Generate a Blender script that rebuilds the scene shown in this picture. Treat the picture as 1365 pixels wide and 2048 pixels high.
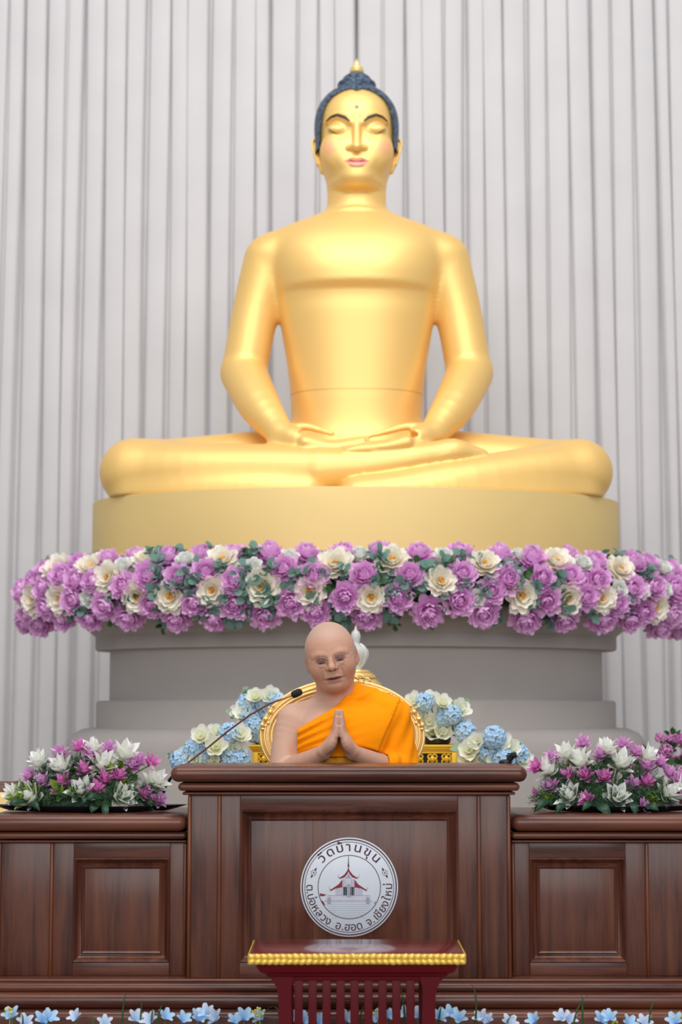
import bpy, bmesh, math, random
import numpy as np
from mathutils import Vector, Matrix, Euler

random.seed(7)
for o in list(bpy.data.objects):
    bpy.data.objects.remove(o, do_unlink=True)
SC = bpy.context.scene
COL = SC.collection
PI = math.pi

# ------------------------------------------------------------------ camera
F = 3800.0            # focal length in pixels of the 1365 x 2048 frame
CX, CY = 682.5, 1024.0
HORIZON = 1425.0
PITCH = math.atan((HORIZON - CY) / F)
CAM_Z = 0.90
cam_d = bpy.data.cameras.new('camera')
cam_d.sensor_fit = 'VERTICAL'
cam_d.sensor_height = 36.0
cam_d.sensor_width = 24.0
cam_d.lens = F / 2048.0 * 36.0
cam_d.dof.use_dof = True
cam_d.dof.focus_distance = 5.75
cam_d.dof.aperture_fstop = 3.2
cam_d.clip_end = 200
cam = bpy.data.objects.new('camera', cam_d)
COL.objects.link(cam)
cam.location = (0, 0, CAM_Z)
cam.rotation_euler = (PI / 2 + PITCH, 0, 0)
SC.camera = cam

# ------------------------------------------------------------------ world, lights, exposure
w = bpy.data.worlds.new('hall_daylight')
SC.world = w
w.use_nodes = True
bg = w.node_tree.nodes['Background']
bg.inputs[0].default_value = (0.90, 0.94, 1.0, 1)
bg.inputs[1].default_value = 0.48


def area(name, loc, target, sx, sy, power, color=(1, 1, 1)):
    d = bpy.data.lights.new(name, 'AREA')
    d.shape = 'RECTANGLE'
    d.size, d.size_y = sx, sy
    d.energy = power
    d.color = color
    o = bpy.data.objects.new(name, d)
    COL.objects.link(o)
    o.location = loc
    o.rotation_euler = (Vector(target) - Vector(loc)).to_track_quat('-Z', 'Y').to_euler()
    return o


area('front_fill_light', (0.0, -3.2, 3.4), (0, 8.2, 1.6), 9.0, 4.0, 370, (1.0, 0.985, 0.97))  # added soft fill from behind the camera, standing in for an unseen source
area('ceiling_light_front', (0.0, 3.4, 6.4), (0, 8.3, 2.2), 6.0, 2.0, 275, (1.0, 0.97, 0.93))
area('ceiling_light_stage', (0.0, 6.4, 6.2), (0, 8.4, 1.0), 6.0, 1.2, 60, (1.0, 0.97, 0.93))

vs = SC.view_settings
vs.view_transform = 'Standard'
vs.look = 'None'
vs.exposure = 0.0
vs.gamma = 1.0
vs.use_curve_mapping = False


# ------------------------------------------------------------------ pixels to points
def at(px, py, Y):
    u = (px - CX) / F
    v = (CY - py) / F
    dy = math.cos(PITCH) - v * math.sin(PITCH)
    dz = math.sin(PITCH) + v * math.cos(PITCH)
    t = Y / dy
    return np.array([u * t, Y, CAM_Z + dz * t])


def ray(px, py):
    u = (px - CX) / F
    v = (CY - py) / F
    d = np.array([u, math.cos(PITCH) - v * math.sin(PITCH), math.sin(PITCH) + v * math.cos(PITCH)])
    return np.array([0, 0, CAM_Z]), d / np.linalg.norm(d)


def pm(px, Y):
    """length in metres of px pixels at distance Y"""
    return px / F * Y


# ------------------------------------------------------------------ materials
def lin(c):
    return tuple(((x / 255.0) / 12.92 if x <= 10 else (((x / 255.0) + 0.055) / 1.055) ** 2.4) for x in c)


MATS = {}


def new_mat(name):
    m = bpy.data.materials.new(name)
    m.use_nodes = True
    MATS[name] = m
    nt = m.node_tree
    return m, nt, nt.nodes['Principled BSDF']


def nd(nt, t, **kw):
    n = nt.nodes.new(t)
    for k, v in kw.items():
        setattr(n, k, v)
    return n


def M(name, col, rough=0.5, metal=0.0, var=0.12, scale=25, bump=0.0, bscale=None, coat=0.0, sss=0.0,
      sheen=0.0, spec=0.5, trans=0.0, coords='Object', stretch=None, translucent=False):
    """noise-varied principled material; col is sRGB 0-255"""
    m, nt, p = new_mat(name)
    c = lin(col)
    tc = nd(nt, 'ShaderNodeTexCoord')
    mp = nd(nt, 'ShaderNodeMapping')
    nt.links.new(tc.outputs[coords], mp.inputs[0])
    if stretch:
        mp.inputs['Scale'].default_value = stretch
    nz = nd(nt, 'ShaderNodeTexNoise')
    nz.inputs['Scale'].default_value = scale
    nz.inputs['Detail'].default_value = 4
    nt.links.new(mp.outputs[0], nz.inputs['Vector'])
    rp = nd(nt, 'ShaderNodeValToRGB')
    rp.color_ramp.elements[0].position = 0.3
    rp.color_ramp.elements[1].position = 0.7
    rp.color_ramp.elements[0].color = tuple(x * (1 - var) for x in c) + (1,)
    rp.color_ramp.elements[1].color = tuple(min(1, x * (1 + var)) for x in c) + (1,)
    nt.links.new(nz.outputs['Fac'], rp.inputs[0])
    nt.links.new(rp.outputs[0], p.inputs['Base Color'])
    p.inputs['Roughness'].default_value = rough
    p.inputs['Metallic'].default_value = metal
    p.inputs['Specular IOR Level'].default_value = spec
    p.inputs['Coat Weight'].default_value = coat
    p.inputs['Coat Roughness'].default_value = 0.15
    if sss:
        p.inputs['Subsurface Weight'].default_value = sss
        p.inputs['Subsurface Radius'].default_value = (0.02, 0.008, 0.004)
        p.inputs['Subsurface Scale'].default_value = 0.5
    if sheen:
        p.inputs['Sheen Weight'].default_value = sheen
    if trans:
        p.inputs['Transmission Weight'].default_value = trans
    if bump:
        nb = nd(nt, 'ShaderNodeTexNoise')
        nb.inputs['Scale'].default_value = bscale or scale * 4
        nb.inputs['Detail'].default_value = 3
        nt.links.new(mp.outputs[0], nb.inputs['Vector'])
        b = nd(nt, 'ShaderNodeBump')
        b.inputs['Strength'].default_value = bump
        b.inputs['Distance'].default_value = 0.01
        nt.links.new(nb.outputs['Fac'], b.inputs['Height'])
        nt.links.new(b.outputs[0], p.inputs['Normal'])
    if translucent:
        out = nt.nodes['Material Output']
        tr = nd(nt, 'ShaderNodeBsdfTranslucent')
        nt.links.new(rp.outputs[0], tr.inputs[0])
        mx = nd(nt, 'ShaderNodeMixShader')
        mx.inputs[0].default_value = 0.3
        nt.links.new(p.outputs[0], mx.inputs[1])
        nt.links.new(tr.outputs[0], mx.inputs[2])
        nt.links.new(mx.outputs[0], out.inputs[0])
    return m


def wood(name, stretch, c0, c1, c2, rough=0.3):
    m, nt, p = new_mat(name)
    tc = nd(nt, 'ShaderNodeTexCoord')
    mp = nd(nt, 'ShaderNodeMapping')
    mp.inputs['Scale'].default_value = stretch
    nt.links.new(tc.outputs['Object'], mp.inputs[0])
    n1 = nd(nt, 'ShaderNodeTexNoise')
    n1.inputs['Scale'].default_value = 3.0
    n1.inputs['Detail'].default_value = 5
    n1.inputs['Distortion'].default_value = 0.8
    nt.links.new(mp.outputs[0], n1.inputs['Vector'])
    n2 = nd(nt, 'ShaderNodeTexNoise')
    n2.inputs['Scale'].default_value = 22.0
    n2.inputs['Detail'].default_value = 4
    nt.links.new(mp.outputs[0], n2.inputs['Vector'])
    add = nd(nt, 'ShaderNodeMath', operation='MULTIPLY_ADD')
    nt.links.new(n2.outputs['Fac'], add.inputs[0])
    add.inputs[1].default_value = 0.30
    nt.links.new(n1.outputs['Fac'], add.inputs[2])
    sub = nd(nt, 'ShaderNodeMath', operation='SUBTRACT')
    nt.links.new(add.outputs[0], sub.inputs[0])
    sub.inputs[1].default_value = 0.15
    rp = nd(nt, 'ShaderNodeValToRGB')
    e = rp.color_ramp.elements
    e[0].position, e[0].color = 0.32, lin(c0) + (1,)
    e[1].position, e[1].color = 0.70, lin(c2) + (1,)
    k = e.new(0.5)
    k.color = lin(c1) + (1,)
    nt.links.new(sub.outputs[0], rp.inputs[0])
    nt.links.new(rp.outputs[0], p.inputs['Base Color'])
    p.inputs['Roughness'].default_value = rough
    p.inputs['Coat Weight'].default_value = 0.15
    p.inputs['Coat Roughness'].default_value = 0.25
    p.inputs['Specular IOR Level'].default_value = 0.35
    b = nd(nt, 'ShaderNodeBump')
    b.inputs['Strength'].default_value = 0.05
    b.inputs['Distance'].default_value = 0.004
    nt.links.new(n2.outputs['Fac'], b.inputs['Height'])
    nt.links.new(b.outputs[0], p.inputs['Normal'])
    return m


def vcol_mat(name, rough=0.5, metal=0.0, coat=0.0, sss=0.0, bump=0.0, bscale=200, spec=0.5, voro=0.0, vscale=40):
    """base colour from the 'Col' attribute painted on the mesh"""
    m, nt, p = new_mat(name)
    a = nd(nt, 'ShaderNodeVertexColor', layer_name='Col')
    nt.links.new(a.outputs[0], p.inputs['Base Color'])
    p.inputs['Roughness'].default_value = rough
    p.inputs['Metallic'].default_value = metal
    p.inputs['Coat Weight'].default_value = coat
    p.inputs['Coat Roughness'].default_value = 0.25
    p.inputs['Specular IOR Level'].default_value = spec
    if sss:
        p.inputs['Subsurface Weight'].default_value = sss
        p.inputs['Subsurface Radius'].default_value = (0.012, 0.005, 0.003)
        p.inputs['Subsurface Scale'].default_value = 0.4
    if bump:
        tc = nd(nt, 'ShaderNodeTexCoord')
        nb = nd(nt, 'ShaderNodeTexNoise')
        nb.inputs['Scale'].default_value = bscale
        nb.inputs['Detail'].default_value = 3
        nt.links.new(tc.outputs['Object'], nb.inputs['Vector'])
        b = nd(nt, 'ShaderNodeBump')
        b.inputs['Strength'].default_value = bump
        b.inputs['Distance'].default_value = 0.004
        nt.links.new(nb.outputs['Fac'], b.inputs['Height'])
        nt.links.new(b.outputs[0], p.inputs['Normal'])
    return m


# ------------------------------------------------------------------ mesh building
def V(p):
    return Vector((float(p[0]), float(p[1]), float(p[2])))


def wloc(o):
    p = Vector((0, 0, 0))
    while o is not None:
        p += o.location
        o = o.parent
    return p


def link(name, me, mat=None, parent=None, smooth=None):
    o = bpy.data.objects.new(name, me)
    COL.objects.link(o)
    if mat is not None and not me.materials:
        me.materials.append(MATS[mat] if isinstance(mat, str) else mat)
    if parent is not None:
        o.parent = parent
    if smooth is not None and len(me.polygons):
        me.shade_smooth()
        if smooth < 180:
            me.set_sharp_from_angle(angle=math.radians(smooth))
    return o


def tag(o, label, cat, group=None, kind=None):
    o['label'] = label
    o['category'] = cat
    if group:
        o['group'] = group
    if kind:
        o['kind'] = kind
    return o


def thing(name, loc, label, cat, group=None):
    o = bpy.data.objects.new(name, None)
    COL.objects.link(o)
    o.location = V(loc)
    o.empty_display_size = 0.05
    return tag(o, label, cat, group)


def structure(o):
    o['kind'] = 'structure'
    return o


class MB:
    def __init__(s):
        s.v = []
        s.f = []

    def add(s, vs, fs):
        n = len(s.v)
        s.v += [tuple(float(c) for c in p) for p in vs]
        s.f += [tuple(i + n for i in f) for f in fs]

    def box(s, x0, x1, y0, y1, z0, z1):
        vs = [(x, y, z) for z in (z0, z1) for y in (y0, y1) for x in (x0, x1)]
        s.add(vs, [(0, 2, 3, 1), (4, 5, 7, 6), (0, 1, 5, 4), (2, 6, 7, 3), (0, 4, 6, 2), (1, 3, 7, 5)])

    def rbox(s, x0, x1, y0, y1, z0, z1, r, seg=4):
        """box with all edges rounded"""
        bm = bmesh.new()
        vs = [bm.verts.new((x, y, z)) for z in (z0, z1) for y in (y0, y1) for x in (x0, x1)]
        for q in [(0, 2, 3, 1), (4, 5, 7, 6), (0, 1, 5, 4), (2, 6, 7, 3), (0, 4, 6, 2), (1, 3, 7, 5)]:
            bm.faces.new([vs[i] for i in q])
        r = min(r, 0.499 * min(x1 - x0, y1 - y0, z1 - z0))
        bmesh.ops.bevel(bm, geom=list(bm.edges), offset=r, segments=seg, profile=0.5, affect='EDGES')
        bm.verts.index_update()
        s.add([v.co for v in bm.verts], [[v.index for v in f.verts] for f in bm.faces])
        bm.free()

    def tube(s, pts, rad, n=8, closed=False, caps=True):
        pts = [np.array(p, float) for p in pts]
        if not hasattr(rad, '__len__'):
            rad = [rad] * len(pts)
        m = len(pts)
        up = np.array([0.0, 0.0, 1.0])
        prev = None
        vs = []
        for i in range(m):
            if closed:
                t = pts[(i + 1) % m] - pts[i - 1]
            else:
                t = pts[min(i + 1, m - 1)] - pts[max(i - 1, 0)]
            t = t / (np.linalg.norm(t) + 1e-12)
            if prev is None:
                a = np.cross(t, up)
                if np.linalg.norm(a) < 0.1:
                    a = np.cross(t, np.array([1.0, 0, 0]))
            else:
                a = prev - t * np.dot(prev, t)
            a = a / np.linalg.norm(a)
            prev = a
            b = np.cross(t, a)
            for k in range(n):
                th = 2 * PI * k / n
                vs.append(pts[i] + rad[i] * (math.cos(th) * a + math.sin(th) * b))
        fs = []
        for i in range(m if closed else m - 1):
            j = (i + 1) % m
            for k in range(n):
                l = (k + 1) % n
                fs.append((i * n + k, j * n + k, j * n + l, i * n + l))
        if caps and not closed:
            fs.append(tuple(range(n)))
            fs.append(tuple(reversed(range((m - 1) * n, m * n))))
        s.add(vs, fs)

    def lathe(s, prof, c=(0, 0, 0), n=32, sx=1.0, sy=1.0):
        """prof = [(r, z), ...] bottom to top"""
        vs, fs = [], []
        for (r, z) in prof:
            for k in range(n):
                th = 2 * PI * k / n
                vs.append((c[0] + r * sx * math.cos(th), c[1] + r * sy * math.sin(th), c[2] + z))
        m = len(prof)
        for i in range(m - 1):
            for k in range(n):
                l = (k + 1) % n
                fs.append((i * n + k, i * n + l, (i + 1) * n + l, (i + 1) * n + k))
        fs.append(tuple(reversed(range(n))))
        fs.append(tuple(range((m - 1) * n, m * n)))
        s.add(vs, fs)

    def ball(s, c, r, n=10, m=7):
        if not hasattr(r, '__len__'):
            r = (r, r, r)
        vs = [(c[0], c[1], c[2] - r[2])]
        for i in range(1, m):
            ph = -PI / 2 + PI * i / m
            for k in range(n):
                th = 2 * PI * k / n
                vs.append((c[0] + r[0] * math.cos(ph) * math.cos(th), c[1] + r[1] * math.cos(ph) * math.sin(th),
                           c[2] + r[2] * math.sin(ph)))
        vs.append((c[0], c[1], c[2] + r[2]))
        fs = [(0, 1 + (k + 1) % n, 1 + k) for k in range(n)]
        for i in range(m - 2):
            for k in range(n):
                l = (k + 1) % n
                fs.append((1 + i * n + k, 1 + i * n + l, 1 + (i + 1) * n + l, 1 + (i + 1) * n + k))
        t = len(vs) - 1
        b = 1 + (m - 2) * n
        fs += [(b + k, b + (k + 1) % n, t) for k in range(n)]
        s.add(vs, fs)

    def plate(s, poly, o, ex, ey, th):
        """flat polygon (list of 2D points) at origin o with axes ex, ey; thickness th along ex x ey"""
        o, ex, ey = np.array(o, float), np.array(ex, float), np.array(ey, float)
        nrm = np.cross(ex, ey)
        n = len(poly)
        top = [o + ex * a + ey * b + nrm * th for a, b in poly]
        bot = [o + ex * a + ey * b for a, b in poly]
        fs = [tuple(range(n)), tuple(reversed(range(n, 2 * n)))]
        fs += [(i, n + i, n + (i + 1) % n, (i + 1) % n) for i in range(n)]
        s.add(top + bot, fs)

    def mesh(s, name, off=None):
        me = bpy.data.meshes.new(name)
        vs = s.v
        if off is not None:
            vs = [(x - off[0], y - off[1], z - off[2]) for x, y, z in vs]
        me.from_pydata(vs, [], s.f)
        me.update()
        return me

    def build(s, name, mat, parent=None, smooth=40, world=True):
        off = wloc(parent) if (parent is not None and world) else None
        return link(name, s.mesh(name, off), mat, parent, smooth)


def inst(me, name, parent, loc, rot=None, sc=1.0):
    """another object sharing mesh data; loc is in world space, parents are unrotated"""
    o = bpy.data.objects.new(name, me)
    COL.objects.link(o)
    if parent is not None:
        o.parent = parent
        loc = V(loc) - wloc(parent)
    o.location = V(loc)
    if rot is not None:
        o.rotation_euler = rot
    o.scale = (sc, sc, sc) if not hasattr(sc, '__len__') else sc
    return o


def aim(direction, spin=0.0):
    """euler that turns +Z towards direction"""
    d = V(direction).normalized()
    q = d.to_track_quat('Z', 'Y')
    return (q.to_matrix() @ Matrix.Rotation(spin, 3, 'Z')).to_euler()


# ------------------------------------------------------------------ solid modelling on a grid
class Field:
    def __init__(s, lo, hi, h):
        s.lo = np.array(lo, float)
        s.h = h
        s.n = np.ceil((np.array(hi, float) - s.lo) / h).astype(int) + 1
        s.f = np.full(tuple(s.n), 1.0, np.float32)

    def block(s, lo, hi):
        i0 = np.clip(np.floor((np.array(lo) - s.lo) / s.h).astype(int), 0, s.n)
        i1 = np.clip(np.ceil((np.array(hi) - s.lo) / s.h).astype(int) + 1, 0, s.n)
        if np.any(i1 <= i0):
            return None
        ax = [(s.lo[k] + s.h * np.arange(i0[k], i1[k])).astype(np.float32) for k in range(3)]
        sl = tuple(slice(i0[k], i1[k]) for k in range(3))
        return sl, ax[0][:, None, None], ax[1][None, :, None], ax[2][None, None, :]

    def op(s, fn, lo, hi, k=0.0, mode='u'):
        m = k + 5 * s.h
        b = s.block(np.array(lo) - m, np.array(hi) + m)
        if b is None:
            return
        sl, X, Y, Z = b
        d = fn(X, Y, Z)
        f = s.f[sl]
        if mode == 'u':
            r = np.minimum(f, d)
            if k > 0:
                r = r - np.maximum(k - np.abs(f - d), 0) ** 2 / (4 * k)
        elif mode == 's':
            r = np.maximum(f, -d)
            if k > 0:
                r = r + np.maximum(k - np.abs(f + d), 0) ** 2 / (4 * k)
        else:
            r = np.maximum(f, d)
            if k > 0:
                r = r + np.maximum(k - np.abs(f - d), 0) ** 2 / (4 * k)
        s.f[sl] = r

    def cone(s, a, b, ra, rb, k=0.0, mode='u'):
        a, b = np.array(a, float), np.array(b, float)
        ba = b - a
        L2 = float(ba @ ba) + 1e-12

        def fn(X, Y, Z):
            x, y, z = X - a[0], Y - a[1], Z - a[2]
            t = np.clip((x * ba[0] + y * ba[1] + z * ba[2]) / L2, 0, 1)
            return np.sqrt((x - t * ba[0]) ** 2 + (y - t * ba[1]) ** 2 + (z - t * ba[2]) ** 2) - (ra + (rb - ra) * t)
        r = max(ra, rb)
        s.op(fn, np.minimum(a, b) - r, np.maximum(a, b) + r, k, mode)

    def chain(s, pts, rads, k=0.0, mode='u'):
        """smooth tube through the points with a radius at each; joined to the rest with blend k"""
        P = np.array([np.append(np.array(p_, float), q_) for p_, q_ in zip(pts, rads)])
        if len(P) > 2:
            E = np.vstack([2 * P[0] - P[1], P, 2 * P[-1] - P[-2]])
            out = []
            for i in range(1, len(E) - 2):
                for t in np.linspace(0, 1, 5)[:-1]:
                    a, b, c, d = E[i - 1], E[i], E[i + 1], E[i + 2]
                    out.append(.5 * (2 * b + (c - a) * t + (2 * a - 5 * b + 4 * c - d) * t * t + (3 * b - 3 * c + d - a) * t ** 3))
            out.append(P[-1])
            P = np.array(out)
        P[:, 3] = np.maximum(P[:, 3], 1e-4)

        def fn(X, Y, Z):
            best = None
            for A, B in zip(P[:-1], P[1:]):
                ba = B[:3] - A[:3]
                L2 = float(ba @ ba) + 1e-12
                x, y, z = X - A[0], Y - A[1], Z - A[2]
                t = np.clip((x * ba[0] + y * ba[1] + z * ba[2]) / L2, 0, 1)
                d = np.sqrt((x - t * ba[0]) ** 2 + (y - t * ba[1]) ** 2 + (z - t * ba[2]) ** 2) - (A[3] + (B[3] - A[3]) * t)
                best = d if best is None else np.minimum(best, d)
            return best
        r = P[:, 3].max()
        s.op(fn, P[:, :3].min(0) - r, P[:, :3].max(0) + r, k, mode)

    def ell(s, c, r, k=0.0, mode='u', R=None):
        c, r = np.array(c, float), np.array(r, float)
        R = np.eye(3) if R is None else np.array(R, float)   # columns = local axes in world space
        rm = r.max()

        def fn(X, Y, Z):
            x, y, z = X - c[0], Y - c[1], Z - c[2]
            q = [(x * R[0, i] + y * R[1, i] + z * R[2, i]) / r[i] for i in range(3)]
            k0 = np.sqrt(q[0] ** 2 + q[1] ** 2 + q[2] ** 2) + 1e-9
            k1 = np.sqrt((q[0] / r[0]) ** 2 + (q[1] / r[1]) ** 2 + (q[2] / r[2]) ** 2) + 1e-9
            return k0 * (k0 - 1) / k1
        ext = np.sqrt((R ** 2) @ (r ** 2))
        s.op(fn, c - ext, c + ext, k, mode)

    def loft(s, zs, a, bf, bb, cx, cy, n=2.0, k=0.0, mode='u', grow=0.0):
        """stack of rounded horizontal slices; a = half width, bf / bb = half depth to the front / back"""
        zs, a, bf, bb, cx, cy = [np.array(q, float) * np.ones(len(zs)) for q in (zs, a, bf, bb, cx, cy)]
        o = np.argsort(zs)
        zs, a, bf, bb, cx, cy = [q[o] for q in (zs, a, bf, bb, cx, cy)]

        def fn(X, Y, Z):
            z = np.clip(Z[0, 0], zs[0], zs[-1])
            A, BF, BB, XX, YY = [smooth_interp(z, zs, q)[None, None, :] for q in (a, bf, bb, cx, cy)]
            A = A + grow
            dy = Y - YY
            B = np.where(dy < 0, BF + grow, BB + grow)
            q = (np.abs((X - XX) / A) ** n + np.abs(dy / B) ** n) ** (1.0 / n)
            d = (q - 1) * np.minimum(A, B)
            return np.maximum(d, np.maximum(Z - zs[-1] - grow, zs[0] - grow - Z)).astype(np.float32)
        lo = [np.min(cx - a) - grow, np.min(cy - bf) - grow, zs[0] - grow]
        hi = [np.max(cx + a) + grow, np.max(cy + bb) + grow, zs[-1] + grow]
        s.op(fn, lo, hi, k, mode)

    def coords(s):
        return [(s.lo[k] + s.h * np.arange(s.n[k])).astype(np.float32) for k in range(3)]

    def surface(s):
        f = s.f
        S = f < 0
        n = np.array(f.shape) - 1
        cnt = np.zeros(tuple(n), np.int8)
        offs = [(i, j, k) for i in (0, 1) for j in (0, 1) for k in (0, 1)]
        for (i, j, k) in offs:
            cnt += S[i:i + n[0], j:j + n[1], k:k + n[2]]
        act = (cnt > 0) & (cnt < 8)
        idx = np.argwhere(act)
        vid = np.full(tuple(n), -1, np.int32)
        vid[act] = np.arange(len(idx))
        val = {o: f[idx[:, 0] + o[0], idx[:, 1] + o[1], idx[:, 2] + o[2]].astype(np.float64) for o in offs}
        acc = np.zeros((len(idx), 3))
        num = np.zeros(len(idx))
        for o in offs:
            for ax in range(3):
                if o[ax] == 0:
                    p = list(o)
                    p[ax] = 1
                    a, b = val[o], val[tuple(p)]
                    c = (a < 0) != (b < 0)
                    t = np.where(c, a / np.where(c, a - b, 1), 0)
                    pos = np.zeros((len(idx), 3)) + np.array(o)
                    pos[:, ax] += t
                    acc += pos * c[:, None]
                    num += c
        verts = s.lo + s.h * (idx + acc / num[:, None])
        quads = []
        for ax in range(3):
            u, v = (ax + 1) % 3, (ax + 2) % 3
            sl0 = [slice(None)] * 3
            sl1 = [slice(None)] * 3
            sl0[ax], sl1[ax] = slice(0, -1), slice(1, None)
            A, B = S[tuple(sl0)], S[tuple(sl1)]
            e = np.argwhere(A != B)
            ok = (e[:, u] > 0) & (e[:, v] > 0) & (e[:, u] < f.shape[u] - 1) & (e[:, v] < f.shape[v] - 1)
            e = e[ok]
            q = []
            for du, dv in ((0, 0), (-1, 0), (-1, -1), (0, -1)):
                c = e.copy()
                c[:, u] += du
                c[:, v] += dv
                q.append(vid[c[:, 0], c[:, 1], c[:, 2]])
            q = np.stack(q, 1)
            flip = ~A[e[:, 0], e[:, 1], e[:, 2]]
            q[flip] = q[flip][:, ::-1]
            quads.append(q)
        return verts, np.concatenate(quads)


def smooth_interp(x, xs, ys):
    """cubic Hermite through the table"""
    m = np.gradient(ys, xs)
    i = np.clip(np.searchsorted(xs, x) - 1, 0, len(xs) - 2)
    h = xs[i + 1] - xs[i]
    t = (x - xs[i]) / h
    t2, t3 = t * t, t ** 3
    return ((2 * t3 - 3 * t2 + 1) * ys[i] + (t3 - 2 * t2 + t) * h * m[i] + (-2 * t3 + 3 * t2) * ys[i + 1]
            + (t3 - t2) * h * m[i + 1])


def grid_mesh(name, verts, quads, off=None, color=None, relax=2):
    """numpy mesh -> Blender mesh, with a little relaxing to remove the grid's steps"""
    v = verts.copy()
    n = len(v)
    if relax:
        e = np.concatenate([quads[:, [0, 1]], quads[:, [1, 2]], quads[:, [2, 3]], quads[:, [3, 0]]])
        deg = np.bincount(e[:, 0], minlength=n) + np.bincount(e[:, 1], minlength=n)
        for it in range(relax * 2):
            s = np.zeros_like(v)
            for c in range(3):
                s[:, c] = np.bincount(e[:, 0], v[e[:, 1], c], n) + np.bincount(e[:, 1], v[e[:, 0], c], n)
            avg = s / np.maximum(deg, 1)[:, None]
            v += (0.55 if it % 2 == 0 else -0.53) * (avg - v)
    if color is not None:
        col = color(v)
    if off is not None:
        v = v - np.array(off)
    me = bpy.data.meshes.new(name)
    me.vertices.add(n)
    me.vertices.foreach_set('co', v.astype(np.float32).ravel())
    me.loops.add(quads.size)
    me.loops.foreach_set('vertex_index', quads.astype(np.int32).ravel())
    me.polygons.add(len(quads))
    me.polygons.foreach_set('loop_start', np.arange(0, quads.size, 4, dtype=np.int32))
    me.update(calc_edges=True)
    me.validate()
    if color is not None:
        ca = me.color_attributes.new('Col', 'FLOAT_COLOR', 'POINT')
        ca.data.foreach_set('color', np.concatenate([col, np.ones((n, 1))], 1).astype(np.float32).ravel())
    me.shade_smooth()
    return me


def sstep(x, a, b):
    t = np.clip((x - a) / (b - a), 0, 1)
    return t * t * (3 - 2 * t)


def project(v):
    """world points -> pixels of the photograph (for choosing where painted marks sit while building)"""
    d = v - np.array([0, 0, CAM_Z])
    fw = d[:, 1] * math.cos(PITCH) + d[:, 2] * math.sin(PITCH)
    up = -d[:, 1] * math.sin(PITCH) + d[:, 2] * math.cos(PITCH)
    return CX + F * d[:, 0] / fw, CY - F * up / fw

# ------------------------------------------------------------------ materials of the place
M('curtain_cloth', (207, 205, 207), 0.8, var=0.03, scale=3, bump=0.03, bscale=300, sheen=0.2)
M('wall_paint', (200, 196, 192), 0.85, var=0.03, scale=4)
M('floor_tile', (150, 138, 126), 0.35, var=0.06, scale=6)
M('grey_paint', (172, 166, 162), 0.7, var=0.03, scale=3)
M('gold_paint_flat', (216, 188, 124), 0.5, metal=0.2, var=0.03, scale=3)
wood('wood_upright', (7, 7, 0.5), (62, 30, 22), (88, 48, 36), (104, 60, 40))
wood('wood_level', (0.5, 7, 7), (66, 32, 24), (92, 50, 38), (108, 62, 44), 0.26)
wood('wood_bead', (9, 9, 0.7), (84, 42, 26), (104, 56, 34), (122, 70, 42), 0.26)

# ------------------------------------------------------------------ setting: floor, back wall, curtain
mb = MB()
mb.box(-7, 7, -1.0, 10.6, -0.1, 0.0)
structure(mb.build('floor', 'floor_tile'))
mb = MB()
mb.box(-7, 7, 10.4, 10.6, 0.0, 6.2)
structure(mb.build('wall_back', 'wall_paint'))

CUR_Y = 10.0
# fold lines read off the photograph at the top of the frame, with their strength
folds = [(10, .5), (43, 1.0), (90, .7), (130, .45), (164, 1.0), (207, .8), (252, .45), (292, .9), (338, .6), (374, .4),
         (420, .9), (465, .6), (510, .45), (542, 1.0), (596, .5), (636, .6), (670, .5), (715, .9), (766, .4), (810, .8),
         (846, .4), (890, .55), (932, 1.0), (968, .35), (1010, .7), (1058, .8), (1095, .4), (1140, .7), (1188, .9),
         (1227, .45), (1270, .7), (1317, 1.0), (1345, .5)]
fx = [((p - CX) / F * 10.3 * 0.99, s) for p, s in folds]
rr = random.Random(3)
x = fx[0][0]
while x > -4.4:
    x -= rr.uniform(0.09, 0.13)
    fx.insert(0, (x, rr.choice((.4, .6, .8, 1.0))))
x = fx[-1][0]
while x < 4.4:
    x += rr.uniform(0.09, 0.13)
    fx.append((x, rr.choice((.4, .6, .8, 1.0))))
ZR = np.linspace(0.03, 5.6, 15)


def curtain_panel(i0, i1, name):
    """pleated cloth between fold i0 and fold i1: shallow rounded pleats, each tucked under its neighbour"""
    xs, ids = [], []
    cols = []
    for i in range(i0, i1):
        (xa, sa), (xb, sb) = fx[i], fx[i + 1]
        for t in (0.0, .015, .03, .05, .08, .12, .17, .26, .40, .60, .74, .83, .88, .92, .95, .97, .985):
            cols.append((i, t))
    cols.append((i1 - 1, 1.0))
    vs = []
    for z in ZR:
        fz = 1 - z / 5.6
        for (i, t) in cols:
            (xa, sa), (xb, sb) = fx[i], fx[i + 1]
            wob = 0.006 * math.sin(z * 1.1 + i * 1.7)
            spread = 1 + 0.012 * fz
            xx = (xa + (xb - xa) * t) * spread + wob
            wd = xb - xa
            ga = (0.006 + 0.010 * fz) * sa / wd          # half width of the tuck at either fold
            gb = (0.006 + 0.010 * fz) * sb / wd
            dep = 0.0
            if t < ga * 1.7:
                dep = (0.012 + 0.04 * sa) * (1 - t / (ga * 1.7)) ** 0.7
            if 1 - t < gb * 1.7:
                dep = max(dep, (0.012 + 0.04 * sb) * (1 - (1 - t) / (gb * 1.7)) ** 0.7)
            belly = -0.010 * math.sin(PI * t) - 0.014 * (t - .5) * (1 if (i * 7 % 3) else -1)
            vs.append((xx, CUR_Y + dep + belly, z))
    n = len(cols)
    fs = [(r * n + c, r * n + c + 1, (r + 1) * n + c + 1, (r + 1) * n + c) for r in range(len(ZR) - 1) for c in range(n - 1)]
    m = MB()
    m.add(vs, fs)
    return m.build(name, 'curtain_cloth', None, 180)


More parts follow.
